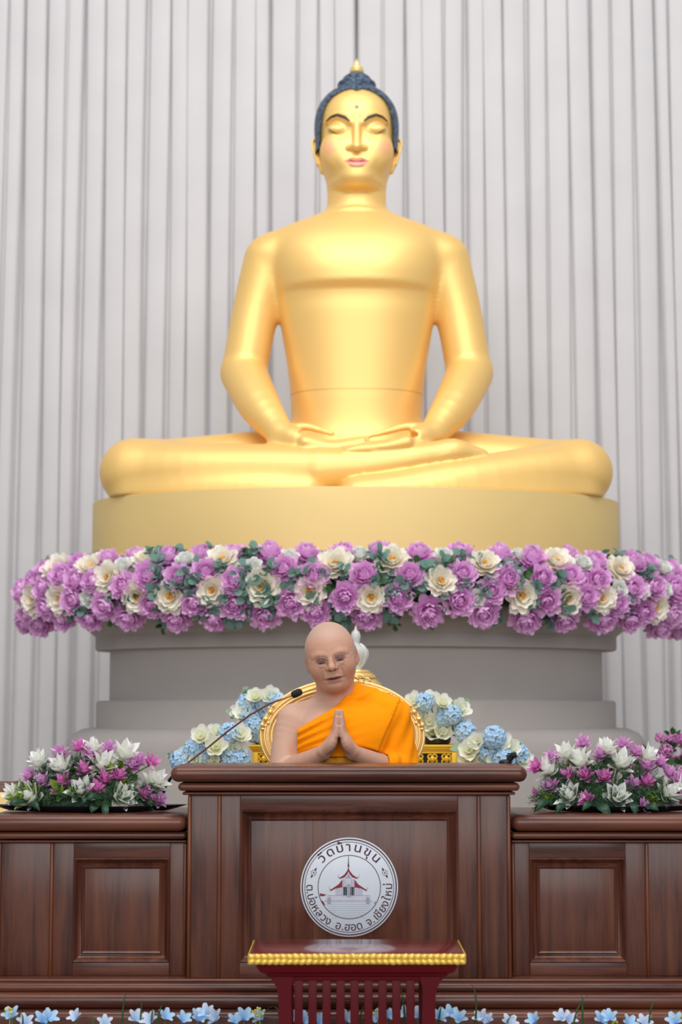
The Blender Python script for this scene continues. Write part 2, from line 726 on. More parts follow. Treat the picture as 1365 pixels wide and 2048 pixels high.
cut = min(range(len(fx)), key=lambda i: abs(fx[i][0] - fx[[k for k, q in enumerate(fx) if abs(q[0] - (715 - CX) / F * 10.3 * .99) < 1e-6][0]][0]))
for a, b, lab in ((0, cut, 'pale grey pleated stage curtain on the side of the dark wooden armchair'),
                  (cut, len(fx) - 1, 'pale grey pleated stage curtain on the side of the potted magenta flowers')):
    o = curtain_panel(a, b, 'stage_curtain')
    o.location.x = -.002 if a == 0 else .002
    tag(o, lab, 'curtain', 'pale grey curtains behind the statue')
mb = MB()
mb.tube([(-4.5, CUR_Y + .02, 5.632), (4.5, CUR_Y + .02, 5.632)], 0.03, 12)
tag(mb.build('curtain_rail', 'wall_paint', None, 40), 'pale metal rail along the top of the grey curtains', 'rail')

# ------------------------------------------------------------------ pedestal under the statue (oval plan)
PX = at(712, 1000, 8.55)[0]
PYC = 8.55
DEPTH_RATIO = 0.60


def oval(prof_px, name, mat, parent, n=128, smooth=35):
    """prof_px = [(half width in px at the pedestal's centre distance, py on its front edge)], bottom to top"""
    pr = []
    for e in prof_px:
        hw, py = e[0], e[1]
        a = pm(hw, PYC)
        ar = pm(e[2] if len(e) > 2 else hw, PYC)      # a third entry names the edge whose height is meant
        z = at(712, py, PYC - ar * DEPTH_RATIO)[2]
        pr.append((a, z))
    m = MB()
    m.lathe(pr, (PX, PYC, 0), n, 1.0, DEPTH_RATIO)
    return m.build(name, mat, parent, smooth), pr


ped = thing('statue_pedestal', (PX, PYC, 0), 'tall oval grey stepped pedestal with a gold band carrying the statue', 'pedestal')
_a = pm(575, PYC)
m = MB()
zt = at(712, 1458, PYC - _a * DEPTH_RATIO)[2]
m.lathe([(_a, 0.0), (_a, zt - .10), (_a * .995, zt - .06), (_a * .975, zt - .025), (_a * .94, zt - .005), (_a * .90, zt), (.3, zt)],
        (PX, PYC, 0), 128, 1, DEPTH_RATIO)
m.build('base', 'grey_paint', ped, 35)
oval([(516, 1462), (516, 1404), (512, 1400), (300, 1400, 512)], 'step', 'grey_paint', ped)
oval([(490, 1404), (490, 1280)], 'neck', 'grey_paint', ped)
oval([(400, 1292, 516), (516, 1292), (519, 1288), (519, 1262), (545, 1238), (553, 1226), (556, 1216), (556, 1100), (400, 1100, 556)],
     'cornice', 'grey_paint', ped)
drum, pr = oval([(400, 1130, 528), (528, 1130), (528, 975), (526.5, 972.5), (300, 972.5, 526.5)], 'gold_drum', 'gold_paint_flat', ped)
DRUM_Z = pr[-1][1]

# ------------------------------------------------------------------ golden seated statue
M('finial_gold', (246, 218, 150), 0.35, metal=0.5, var=0.04)
vcol_mat('statue_gold', 0.46, 0.42, coat=0.06, spec=0.5)
_nt = MATS['statue_gold'].node_tree
_p = _nt.nodes['Principled BSDF']
_tc = nd(_nt, 'ShaderNodeTexCoord')
_sx = nd(_nt, 'ShaderNodeSeparateXYZ')
_nt.links.new(_tc.outputs['Object'], _sx.inputs[0])
_sb = nd(_nt, 'ShaderNodeMath', operation='SUBTRACT')
_nt.links.new(_sx.outputs['Z'], _sb.inputs[0])
_sb.inputs[1].default_value = at(714, 777, 8.31)[2] - DRUM_Z      # height of the casting seam around the waist
_ab = nd(_nt, 'ShaderNodeMath', operation='ABSOLUTE')
_nt.links.new(_sb.outputs[0], _ab.inputs[0])
_mr = nd(_nt, 'ShaderNodeMapRange')
_mr.inputs['From Min'].default_value = 0.0015
_mr.inputs['From Max'].default_value = 0.0045
_mr.inputs['To Min'].default_value = 0.72
_mr.inputs['To Max'].default_value = 1.0
_nt.links.new(_ab.outputs[0], _mr.inputs['Value'])
_vm = nd(_nt, 'ShaderNodeVectorMath', operation='SCALE')
_nt.links.new(_nt.nodes['Color Attribute'].outputs[0] if 'Color Attribute' in _nt.nodes else [n for n in _nt.nodes if n.type == 'VERTEX_COLOR'][0].outputs[0], _vm.inputs[0])
_xa = nd(_nt, 'ShaderNodeMath', operation='ABSOLUTE')
_nt.links.new(_sx.outputs['X'], _xa.inputs[0])
_gt = nd(_nt, 'ShaderNodeMath', operation='GREATER_THAN')
_nt.links.new(_xa.outputs[0], _gt.inputs[0])
_gt.inputs[1].default_value = 0.335                                # the arms have no seam
_mxs = nd(_nt, 'ShaderNodeMath', operation='MAXIMUM')
_nt.links.new(_gt.outputs[0], _mxs.inputs[0])
_nt.links.new(_mr.outputs[0], _mxs.inputs[1])
_nt.links.new(_mxs.outputs[0], _vm.inputs['Scale'])
_nt.links.new(_vm.outputs[0], _p.inputs['Base Color'])
m, nt, p = new_mat('statue_hair')
tc = nd(nt, 'ShaderNodeTexCoord')
vo = nd(nt, 'ShaderNodeTexVoronoi')
vo.inputs['Scale'].default_value = 55
nt.links.new(tc.outputs['Object'], vo.inputs['Vector'])
rp = nd(nt, 'ShaderNodeValToRGB')
rp.color_ramp.elements[0].color = lin((92, 116, 142)) + (1,)
rp.color_ramp.elements[1].color = lin((38, 50, 68)) + (1,)
rp.color_ramp.elements[1].position = 0.8
nt.links.new(vo.outputs['Distance'], rp.inputs[0])
nt.links.new(rp.outputs[0], p.inputs['Base Color'])
p.inputs['Roughness'].default_value = 0.45
bp = nd(nt, 'ShaderNodeBump', invert=True)
bp.inputs['Strength'].default_value = 0.6
bp.inputs['Distance'].default_value = 0.012
nt.links.new(vo.outputs['Distance'], bp.inputs['Height'])
nt.links.new(bp.outputs[0], p.inputs['Normal'])

SY = 8.53                       # distance of the statue's spine
SX = at(714, 600, SY)[0]


def q(v, Y):
    return v / F * Y


statue = thing('seated_statue', (SX, SY, DRUM_Z), 'large golden seated statue in meditation with closed eyes and dark blue hair', 'statue')
fl = Field((SX - 1.25, 7.85, DRUM_Z - 0.02), (SX + 1.25, 8.98, at(714, 330, SY)[2]), 0.008)
# torso: (py, half width px, front depth m, back depth m)
T = [(915, 150, .26, .24), (860, 134, .225, .22), (800, 134, .222, .215), (740, 140, .228, .215), (680, 150, .238, .22),
     (640, 157, .246, .225), (608, 162, .250, .228), (598, 164, .256, .23), (588, 166, .275, .23), (570, 170, .283, .235), (540, 176, .278, .235),
     (505, 176, .252, .23), (475, 160, .21, .20), (450, 120, .16, .17), (436, 80, .125, .14)]
fl.loft([at(714, t[0], SY)[2] for t in T], [q(t[1], SY) for t in T], [t[2] for t in T], [t[3] for t in T], SX, SY, 2.25)
# neck
N = [(455, 78, .145, .15), (436, 66, .130, .14), (415, 61, .124, .135), (390, 60, .122, .135), (350, 60, .122, .13), (335, 60, .12, .13)]
fl.loft([at(714, t[0], SY)[2] for t in N], [q(t[1], SY) for t in N], [t[2] for t in N], [t[3] for t in N], SX, SY, 2.0, k=0.05)
for s in (-1, 1):
    def S(px, py, Y):
        """point on this side, mirrored about the statue's axis (px measured on the viewer's left side)"""
        return at(714 + s * (714 - px), py, Y)
    # shoulder line, upper arm, forearm
    fl.chain([S(700, 468, SY), S(640, 482, SY), S(560, 512, SY)], [q(46, SY), q(46, SY), q(50, SY)], 0.05)
    fl.chain([S(540, 522, SY), S(512, 620, SY), S(490, 738, SY - .02)], [q(53, SY), q(47, SY), q(46, SY)], 0.03)
    fl.chain([S(488, 748, SY - .03), S(520, 812, SY - .22), S(562, 868, SY - .36)], [q(47, SY), q(41, SY), q(26, SY)], 0.02)
    # thigh and knee
    fl.chain([S(640, 915, SY - .02), S(400, 935, SY - .12), S(268, 944, SY - .22)], [q(66, SY), q(62, SY), q(60, SY)], 0.05)
# lower leg that lies beneath (viewer's right knee); both legs sink flat onto the drum
fl.chain([at(1158, 946, SY - .24), at(1050, 954, SY - .35), at(900, 970, SY - .47), at(740, 992, SY - .53)], [q(61, SY), q(56, SY), q(47, SY), q(38, SY)], 0.05)
fl.chain([at(1150, 985, SY - .26), at(1050, 986, SY - .36), at(900, 990, SY - .47), at(720, 996, SY - .53)], [q(54, SY), q(54, SY), q(48, SY), q(42, SY)], 0.02)
# lower leg on top (viewer's left knee), running to the foot on the other thigh
fl.chain([at(268, 946, SY - .24), at(380, 944, SY - .33), at(520, 941, SY - .40), at(640, 940, SY - .45)],
         [q(61, SY), q(57, SY), q(51, SY), q(45, SY)], 0.06)
fl.chain([at(276, 985, SY - .26), at(390, 984, SY - .35), at(520, 984, SY - .42), at(610, 984, SY - .45)], [q(54, SY), q(55, SY), q(51, SY), q(46, SY)], 0.02)
fl.chain([at(640, 940, SY - .45), at(720, 934, SY - .47), at(790, 924, SY - .48), at(840, 915, SY - .48), at(876, 910, SY - .47), at(908, 903, SY - .47), at(940, 906, SY - .46), at(966, 909, SY - .45)],
         [q(45, SY), q(37, SY), q(31, SY), q(28, SY), q(27, SY), q(25, SY), q(17, SY), q(11, SY)], 0.010)
# lap between the legs
fl.ell(at(714, 955, SY - .22), (.42, .20, .12), 0.03)
# hands resting in the lap, palms up: viewer's left hand
HY = SY - .42
fl.chain([at(562, 868, SY - .36), at(596, 880, HY), at(640, 890, HY - .02)], [q(26, SY), q(23, SY), q(15, SY)], 0.02)
fl.ell(at(618, 872, HY + .01), (q(32, SY), .05, q(9, SY)), .02, 's')
for i in range(4):
    yy = HY - .05 + .026 * i
    fl.chain([at(610, 884, yy), at(660, 893 - i * 1.5, yy), at(700, 888 - i * 2, yy), at(737 - abs(i - 1.4) * 6, 880 - i * 1.5, yy)],
             [q(12, SY), q(9, SY), q(7.5, SY), q(4.8, SY)], 0.010)
fl.chain([at(578, 858, HY + .05), at(610, 853, HY + .05), at(640, 860, HY + .05), at(666, 868, HY + .05)],
         [q(10, SY), q(7.5, SY), q(6.5, SY), q(4.5, SY)], 0.006)
# viewer's right hand, fingers in front
H2 = SY - .47
fl.chain([at(864, 868, SY - .36), at(832, 878, H2 + .03), at(790, 888, H2)], [q(26, SY), q(22, SY), q(14, SY)], 0.02)
fl.ell(at(806, 872, H2 + .02), (q(32, SY), .05, q(9, SY)), .02, 's')
for i in range(4):
    yy = H2 - .055 + .026 * i
    fl.chain([at(815, 884, yy), at(770, 893 - i * 1.5, yy), at(726, 897 - i * 2, yy), at(686 + abs(i - 1.4) * 6, 900 - i * 2, yy)],
             [q(12, SY), q(9, SY), q(7.5, SY), q(4.8, SY)], 0.010)
fl.chain([at(850, 857, H2 + .07), at(814, 853, H2 + .06), at(774, 863, H2 + .06), at(738, 872, H2 + .06)],
         [q(11, SY), q(7.5, SY), q(6.5, SY), q(4.5, SY)], 0.006)

GOLD = np.array(lin((246, 204, 124)))


def gold_body(v):
    c = np.tile(GOLD, (len(v), 1))
    return c


gz_ = fl.coords()[2][None, None, :]
fl.f = np.maximum(fl.f, (DRUM_Z + .0004 - gz_).astype(np.float32))
bv, bq = fl.surface()
me = grid_mesh('body', bv, bq, wloc(statue), gold_body, relax=4)
body = link('body', me, 'statue_gold', statue)

# ---- head, on a finer grid
HC = at(714, 262, SY - .2)
HZ = lambda py, Y=SY - .19: at(714, py, Y)[2]
fh = Field((SX - .24, SY - .29, HZ(372) - .02), (SX + .24, SY + .26, HZ(150) + .02), 0.0028)
# face heights measured on the front surface
zc = {py: HZ(py) for py in (180, 200, 225, 250, 262, 285, 300, 320, 335, 350, 362)}
HT = [(373, 27, .140, .02), (369, 42, .172, .05), (360, 53, .190, .09), (345, 59, .200, .12), (325, 68, .204, .145), (303, 74.5, .205, .16),
      (282, 77, .203, .175), (262, 78, .200, .185), (240, 79.5, .203, .19), (220, 79, .203, .19), (200, 75, .195, .185), (182, 66, .175, .165), (165, 50, .14, .135), (152, 28, .09, .09)]
fh.loft([HZ(t[0]) for t in HT], [q(t[1], SY) for t in HT], [t[2] for t in HT], [t[3] for t in HT], SX, SY, 2.15)
fh.loft([HZ(400), HZ(372), HZ(340), HZ(320)], q(60, SY), .122, .13, SX, SY, 2.0, k=0.02)


def hp(dx, py, dy):
    """dx px off the axis, py on the face, dy metres in front (-) of the spine"""
    return at(714, py, SY + dy) + np.array([q(dx, SY), 0, 0])


fh.ell(hp(0, 348, -.178), (q(26, SY), .030, q(15, SY)), 0.04)                       # chin
fh.ell(hp(0, 325, -.186), (q(30, SY), .024, q(15, SY)), 0.03)                        # mouth mound
for s in (-1, 1):
    fh.ell(hp(s * 44, 303, -.142), (q(28, SY), .040, q(28, SY)), 0.06)              # cheek
    fh.ell(hp(s * 37, 256, -.222), (q(25, SY), .032, q(15, SY)), 0.025, 's')        # eye socket
    fh.ell(hp(s * 38, 259, -.166), (q(21, SY), .030, q(12, SY)), 0.006)             # closed lid
    brow = [hp(s * 14, 243, -.205), hp(s * 24, 235, -.200), hp(s * 40, 231, -.192), hp(s * 54, 236, -.172), hp(s * 63, 244, -.155)]
    fh.chain(brow, [q(3.2, SY)] * 5, 0.022)
    fh.ell(hp(s * 13, 296, -.206), (q(8, SY), .018, q(6.5, SY)), 0.008)             # nostril wing
fh.chain([hp(0, 234, -.196), hp(0, 262, -.212), hp(0, 292, -.236)], [q(5.5, SY), q(7, SY), q(9.5, SY)], 0.018)
fh.ell(hp(0, 294, -.226), (q(13, SY), .022, q(6, SY)), 0.008)
fh.chain([hp(-24, 323, -.194), hp(-10, 320, -.213), hp(0, 321.5, -.215), hp(10, 320, -.213), hp(24, 323, -.194)],
         [q(1.5, SY), q(4, SY), q(3.6, SY), q(4, SY), q(1.5, SY)], 0.003)
fh.chain([hp(-20, 328, -.196), hp(-9, 330, -.212), hp(9, 330, -.212), hp(20, 328, -.196)],
         [q(1.5, SY), q(4.4, SY), q(4.4, SY), q(1.5, SY)], 0.003)
for s in (-1, 1):                                                                   # long ears
    fh.chain([hp(s * 80, 278, .03), hp(s * 86, 285, .02), hp(s * 84, 304, .01), hp(s * 78, 324, 0), hp(s * 70, 343, -.01)],
             [q(4, SY), q(7, SY), q(7, SY), q(6.5, SY), q(6, SY)], 0.01)
    fh.chain([hp(s * 84, 276, .0), hp(s * 91, 284, -.005), hp(s * 88, 304, -.015), hp(s * 80, 328, -.02)], [q(2.4, SY)] * 4, 0.004)


def near_line(v, pts, rad, soft):
    """0..1 mask of vertices near a polyline, measured across the face (x, z) on its front side"""
    best = np.full(len(v), 9.0)
    for i in range(len(pts) - 1):
        a, b = np.array([pts[i][0], pts[i][2]]), np.array([pts[i + 1][0], pts[i + 1][2]])
        r0, r1 = rad[i], rad[i + 1]
        p2 = v[:, [0, 2]] - a
        ba = b - a
        t = np.clip((p2 @ ba) / (ba @ ba), 0, 1)
        d = np.linalg.norm(p2 - t[:, None] * ba, axis=1) / (r0 + (r1 - r0) * t)
        best = np.minimum(best, d)
    return (1 - sstep(best, 1 - soft, 1 + soft)) * (v[:, 1] < SY - .05)


def gold_head(v):
    c = np.tile(GOLD, (len(v), 1))

    def mix(mask, col):
        c[:] = c * (1 - mask[:, None]) + np.array(lin(col)) * mask[:, None]
    for s in (-1, 1):
        pc = hp(s * 56, 303, -.12)
        d = np.sqrt(((v[:, 0] - pc[0]) / q(24, SY)) ** 2 + ((v[:, 2] - pc[2]) / q(27, SY)) ** 2)
        mix(0.55 * (1 - sstep(d, .15, 1.0)) * (v[:, 1] < SY), (236, 150, 130))
        br = [hp(s * 15, 242.5, -.205), hp(s * 24, 234.5, -.205), hp(s * 39, 230, -.195), hp(s * 52, 235, -.175), hp(s * 62, 244, -.155)]
        mix(near_line(v, br, [q(2.0, SY), q(3.1, SY), q(3.1, SY), q(2.5, SY), q(1.4, SY)], .3), (40, 44, 40))
        lid = [hp(s * 22, 262, -.19), hp(s * 30, 266.5, -.19), hp(s * 40, 268, -.185), hp(s * 49, 266, -.17), hp(s * 57, 261, -.16)]
        mix(.85 * near_line(v, lid, [q(1.2, SY), q(1.5, SY), q(1.6, SY), q(1.4, SY), q(1.0, SY)], .4), (120, 92, 30))
    up = [hp(-23, 323, -.2), hp(-10, 320.5, -.21), hp(0, 322, -.21), hp(10, 320.5, -.21), hp(23, 323, -.2)]
    mix(near_line(v, up, [q(1.5, SY), q(4, SY), q(3.6, SY), q(4, SY), q(1.5, SY)], .2), (222, 128, 118))
    lo = [hp(-19, 327, -.2), hp(-9, 329.5, -.21), hp(9, 329.5, -.21), hp(19, 327, -.2)]
    mix(near_line(v, lo, [q(1.5, SY), q(4.4, SY), q(4.4, SY), q(1.5, SY)], .2), (232, 158, 145))
    mix(.7 * near_line(v, [hp(-20, 325, -.2), hp(0, 325.5, -.2), hp(20, 325, -.2)], [q(.8, SY), q(1.1, SY), q(.8, SY)], .4), (190, 84, 74))
    dot = hp(0, 214, -.2)
    mix(near_line(v, [dot, dot + np.array([1e-4, 0, 0])], [q(4.6, SY)] * 2, .2), (120, 116, 84))
    return c


hv, hq = fh.surface()
me = grid_mesh('head', hv, hq, wloc(statue), gold_head, relax=2)
head = link('head', me, 'statue_gold', statue)

# ---- hair cap: the skull grown outwards, cut away where the face shows
fr = Field((SX - .26, SY - .27, HZ(285)), (SX + .26, SY + .27, HZ(118) + .02), 0.0045)
GR = q(7.5, SY)
CAP = [(290, 77, .19, .18), (262, 78, .195, .19), (240, 79.5, .20, .195), (220, 79, .20, .195), (200, 75, .192, .19), (182, 66, .172, .17),
       (165, 50, .137, .14), (152, 28, .09, .09)]
fr.loft([HZ(t[0]) for t in CAP], [q(t[1], SY) for t in CAP], [t[2] for t in CAP], [t[3] for t in CAP], SX, SY, 2.1, grow=GR)
fr.ell(at(714, 171, SY - .02), (q(40, SY), q(40, SY), q(14, SY)), 0.012)
fr.ell(at(714, 164, SY - .02), (q(31, SY), q(32, SY), q(18, SY)), 0.004)
# face opening: half width of the hairline at each height, with a small peak in the middle
HL_py = np.array([175.0, 179, 183, 190, 200, 212, 228, 250, 290])
HL_hw = np.array([1.0, 26, 37, 50, 60, 66.5, 70.5, 73.5, 75.5])
hl_z = np.array([HZ(p_, SY - .17) for p_ in HL_py])


def opening(X, Y, Z):
    z = Z[0, 0]
    hw = np.interp(z, hl_z[::-1], (HL_hw / F * SY)[::-1])
    top = hl_z[0]
    dxy = np.abs(X - SX)
    peak = q(7, SY) * np.clip(1 - dxy / q(14, SY), 0, 1)
    d = np.maximum(dxy - hw[None, None, :], Z + peak - top)
    return np.maximum(d, Y - (SY - .035)).astype(np.float32)


fr.op(opening, (SX - .3, SY - .4, HZ(300)), (SX + .3, SY, HZ(170)), 0.006, 's')
rv, rq = fr.surface()
link('hair', grid_mesh('hair', rv, rq, wloc(statue), None, relax=2), 'statue_hair', statue)
top = at(714, 145, SY - .02)
mb = MB()
k = q(1, SY)
mb.lathe([(12 * k, -3 * k), (15 * k, 0), (15.5 * k, 3 * k), (11 * k, 5 * k), (13 * k, 8 * k), (12 * k, 11 * k), (7 * k, 14 * k),
          (7.5 * k, 17 * k), (6 * k, 20 * k), (3 * k, 25 * k), (1 * k, 28 * k)], top, 24)
mb.build('finial', 'finial_gold', statue, 60)

# ------------------------------------------------------------------ the wooden desks
DY = 5.35                        # front face of the middle desk


def dx(px, Y=DY):
    return (px - CX) / F * Y


def dz(py, Y=DY):
    return at(CX, py, Y)[2]


def zfront(py, Y):
    return at(CX, py, Y)[2]


def panel_frame(mb, x0, x1, z0, z1, y, rings):
    """nested rectangles: rings = [(inset, depth)] from the outside inwards; depth > 0 lies further back"""
    vs, fs = [], []
    for ins, d in rings:
        vs += [(x0 + ins, y + d, z0 + ins), (x1 - ins, y + d, z0 + ins), (x1 - ins, y + d, z1 - ins), (x0 + ins, y + d, z1 - ins)]
    for i in range(len(rings) - 1):
        for k in range(4):
            l = (k + 1) % 4
            fs.append((i * 4 + k, i * 4 + l, (i + 1) * 4 + l, (i + 1) * 4 + k))
    mb.add(vs, fs)


RINGS = [(-.002, .004), (0, -.004), (.003, -.006), (.006, -.003), (.010, .006), (.019, .014), (.022, .015), (.0225, .009), (.0255, .007), (.029, .010), (.031, .013)]


def board(name, parent, x0, x1, y0, y1, z0, z1, mat, r=.0015):
    m = MB()
    m.rbox(x0, x1, y0, y1, z0, z1, r, 2)
    return m.build(name, mat, parent, 40)


def bead(parent, x, y, z0, z1, r=.0055):
    m = MB()
    m.tube([(x, y, z0), (x, y, z0 + .004), (x, y, z1 - .004), (x, y, z1)], [r * .6, r, r, r * .6], 10)
    return m.build('bead', 'wood_bead', parent, 50)


def front_desk(th, Y, xl, xr, xe_l, xe_r, ztop, tops, zb0, zb1, pan, beads, seams, depth):
    """one desk unit: xl..xr body, xe = ends of the top slab; tops = [(py0, py1, inset px)] mouldings; pan = panel rectangle px"""
    X = lambda p_: dx(p_, Y)
    Z = lambda p_: dz(p_, Y)
    # top slab and the mouldings under it
    names = ('top', 'moulding', 'moulding')
    for n_, (p0, p1, ins, ov) in zip(names, tops):
        m = MB()
        z0, z1 = Z(p1), Z(p0)
        m.rbox(X(xe_l + ins), X(xe_r - ins), Y - ov, Y + depth, z0, z1, (z1 - z0) * .48, 6)
        m.build(n_, 'wood_level', th, 40)
    # carcass: sides and back rail behind the front
    zt = Z(tops[-1][1])
    zb = dz(1958, DY - .016) + .0006
    for xx0, xx1 in ((X(xl) + .001, X(xl) + .025), (X(xr) - .025, X(xr) - .001)):
        board('side_panel', th, xx0, xx1, DY + .078, Y + depth - .02, zb, zt + .004, 'wood_upright')
    # front: stiles and rails around the sunk panel
    pl, pr_, pt, pb = pan
    cuts = [xl] + beads[0] + [pl]
    for a, b in zip(cuts[:-1], cuts[1:]):
        board('stile', th, X(a), X(b), Y, Y + .022, zb, zt + .003, 'wood_upright')
    cuts = [pr_] + beads[1] + [xr]
    for a, b in zip(cuts[:-1], cuts[1:]):
        board('stile', th, X(a), X(b), Y, Y + .022, zb, zt + .003, 'wood_upright')
    board('rail', th, X(pl), X(pr_), Y, Y + .022, Z(pt), zt + .003, 'wood_level')
    board('rail', th, X(pl), X(pr_), Y, Y + .022, zb, Z(pb), 'wood_level')
    m = MB()
    panel_frame(m, X(pl), X(pr_), Z(pb), Z(pt), Y, RINGS)
    m.build('panel_moulding', 'wood_upright', th, 30)
    cuts = [X(pl) + .0305] + [X(s_) for s_ in seams] + [X(pr_) - .0305]
    for a, b in zip(cuts[:-1], cuts[1:]):
        board('panel_board', th, a, b, Y + .0125, Y + .024, Z(pb) + .0305, Z(pt) - .0305, 'wood_upright', .0008)
    for bx in beads[0] + beads[1]:
        bead(th, X(bx), Y - .001, zb - .002, zt - .001)
    for bx, sg in ((xl + 3, 1), (xr - 3, -1)):
        bead(th, X(bx), Y - .001, zb - .002, zt - .001)


desk = thing('speaking_desk', (dx(699), DY + .2, dz(1958)), 'tall dark brown wooden desk with a round white seal on its front', 'desk')
front_desk(desk, DY, 380, 1017, 347, 1049, 1532,
           [(1531, 1563, 0, .055), (1565, 1581, 14, .034), (1583.5, 1589.5, 22, .017)], 0, 0,
           (483, 914, 1620, 1925), ([442], [955]), [627], .32)
WY = DY + .045
sdl = thing('side_desk', (dx(190, WY), WY + .2, dz(1958)), 'low dark brown panelled side desk beneath the microphone boom', 'desk', 'low side desks')
front_desk(sdl, WY, 6, 378, -16, 379, 1628,
           [(1628, 1661, 0, .05), (1663, 1677, 0, .03), (1679.5, 1685, 0, .014)], 0, 0,
           (155, 345, 1716, 1925), ([112], []), [], .40)
sdr = thing('side_desk', (dx(1206, WY), WY + .2, dz(1958)), 'low dark brown panelled side desk next to the thin gold table leg', 'desk', 'low side desks')
front_desk(sdr, WY, 1019, 1391, 1018, 1413, 1628,
           [(1628, 1661, 0, .05), (1663, 1677, 0, .03), (1679.5, 1685, 0, .014)], 0, 0,
           (1054, 1244, 1716, 1925), ([], [1286]), [], .40)
# stepped base that all three desks stand on
base = thing('desk_plinth', (dx(699), DY + .2, 0), 'long dark brown rounded wooden base under the three desks', 'plinth')
for (p0, p1, ov) in ((1958, 1965, .016), (1966, 1986, .034), (1987.5, 2020.5, .062), (2022, 2058, .088)):
    m = MB()
    z1, z0 = dz(p0, DY - ov), dz(p1, DY - ov)
    if p1 > 2050:
        z0 = 0.0
    m.rbox(dx(-30), dx(1428), DY - ov, DY + .075, z0, z1, min(.02, (z1 - z0) * .48), 6)
    m.build('moulding', 'wood_level', base, 40)

# ------------------------------------------------------------------ the seal on the desk
M('seal_white', (203, 211, 222), 0.35, var=0.02, coat=0.3)
M('seal_ink', (66, 18, 40), 0.5, var=0.1)
M('seal_red', (128, 22, 48), 0.5, var=0.1)
M('seal_grey', (150, 152, 168), 0.5, var=0.05)
M('seal_pale', (190, 193, 208), 0.5, var=0.03)
PK = DY / F                                  # metres per pixel on the desk front
SCX, SCY = 699, 1774
so = at(SCX, SCY, DY + .010)
seal = thing('round_seal', (so[0], DY + .0125, so[2]), 'round white temple seal with dark red lettering on the desk panel', 'sign')
EX, EZ = np.array([1., 0, 0]), np.array([0, 0, 1.])


YF = DY + .0085                              # face of the seal
m = MB()
n = 96
pr = [(96.5 * PK, .0125), (96.5 * PK, .0090), (95.8 * PK, .0085), (0.0001, .0085)]
vs, fs = [], []
for r_, y_ in pr:
    vs += [(so[0] + r_ * math.cos(2 * PI * i / n), DY + y_, so[2] + r_ * math.sin(2 * PI * i / n)) for i in range(n)]
for j in range(3):
    fs += [(j * n + i, j * n + (i + 1) % n, (j + 1) * n + (i + 1) % n, (j + 1) * n + i) for i in range(n)]
m.add(vs, fs)
m.build('disc', 'seal_white', seal, 30)


def ring(r0, r1, mat, lift=.0004, n=96):
    m = MB()
    vs, fs = [], []
    for r_, y_ in ((r0, YF), (r0, YF - lift), (r1, YF - lift), (r1, YF)):
        vs += [(so[0] + r_ * PK * math.cos(2 * PI * i / n), y_, so[2] + r_ * PK * math.sin(2 * PI * i / n)) for i in range(n)]
    for j in range(3):
        fs += [(j * n + i, (j + 1) * n + i, (j + 1) * n + (i + 1) % n, j * n + (i + 1) % n) for i in range(n)]
    m.add(vs, fs)
    return m.build('ring', mat, seal, 30)


ring(91.6, 94.0, 'seal_ink')
ring(87.2, 88.4, 'seal_ink')
ring(61.0, 62.4, 'seal_ink')


def glyph_mesh(txt, size, bold):
    cu = bpy.data.curves.new('lettering', 'FONT')
    cu.body = txt
    cu.size = size
    cu.offset = bold
    cu.extrude = 0.0
    cu.resolution_u = 3
    cu.align_x = 'CENTER'
    o = bpy.data.objects.new('lettering', cu)
    COL.objects.link(o)
    dg = bpy.context.evaluated_depsgraph_get()
    me = bpy.data.meshes.new_from_object(o.evaluated_get(dg))
    bpy.data.objects.remove(o, do_unlink=True)
    return me


def letter(txt, ang, rad, size, inward, bold=.0003, wide=1.0):
    """one glyph cluster on the ring; inward = letter tops point to the centre (lower half of the ring)"""
    me = glyph_mesh(txt, size * PK, bold)
    a = math.radians(ang)
    rot = a - PI / 2 if not inward else a + PI / 2
    base_r = (rad - 0.26 * size) if not inward else (rad + 0.26 * size)
    ox, oz = so[0] + base_r * PK * math.cos(a), so[2] + base_r * PK * math.sin(a)
    c, s_ = math.cos(rot), math.sin(rot)
    for v in me.vertices:
        x_, y_ = v.co.x * wide, v.co.y
        v.co = (ox + x_ * c - y_ * s_ - seal.location.x, YF - .0004 - seal.location.y, oz + x_ * s_ + y_ * c - seal.location.z)
    me.name = 'lettering'
    me.materials.clear()
    return link('lettering', me, 'seal_ink', seal)


for t_, a_ in (('วั', 134), ('ด', 119), ('บ้', 104), ('า', 91), ('น', 77), ('ขุ', 62), ('น', 46.5)):
    letter(t_, a_, 76.5, 24.5, False, .00035, 1.15)
for t_, a_ in (('ต', 181), ('.', 187.5), ('บ่', 194), ('อ', 202.5), ('ห', 211.5), ('ล', 221), ('ว', 230), ('ง', 238)):
    letter(t_, a_, 79, 22, True, .00025)
for t_, a_ in (('อ', 254), ('.', 261), ('ฮ', 267), ('อ', 276), ('ด', 285)):
    letter(t_, a_, 79, 22, True, .00025)
for t_, a_ in (('จ', 300), ('.', 306), ('เ', 311.5), ('ชี', 317.5), ('ย', 327), ('ง', 335.5), ('ใ', 343), ('ห', 351), ('ม่', 361)):
    letter(t_, a_, 79, 22, True, .00025)


def flat(name, polys, mat, lift=.0004):
    """polys in the seal's own pixel grid (x right, y up from its centre)"""
    m = MB()
    for p_ in polys:
        ar = sum(p_[i][0] * p_[(i + 1) % len(p_)][1] - p_[(i + 1) % len(p_)][0] * p_[i][1] for i in range(len(p_)))
        if ar < 0:
            p_ = p_[::-1]
        m.plate([(a * PK, b * PK) for a, b in p_], (so[0], YF, so[2]), EX, EZ, lift)
    return m.build(name, mat, seal, 20)


def cp(x_, y_):
    """zoomed seal drawing (5.69 x, centre 677, 652) -> seal pixel grid"""
    return ((x_ - 677) / 5.6875, (652 - y_) / 5.6875)


def cpp(*pts):
    return [cp(*p_) for p_ in pts]


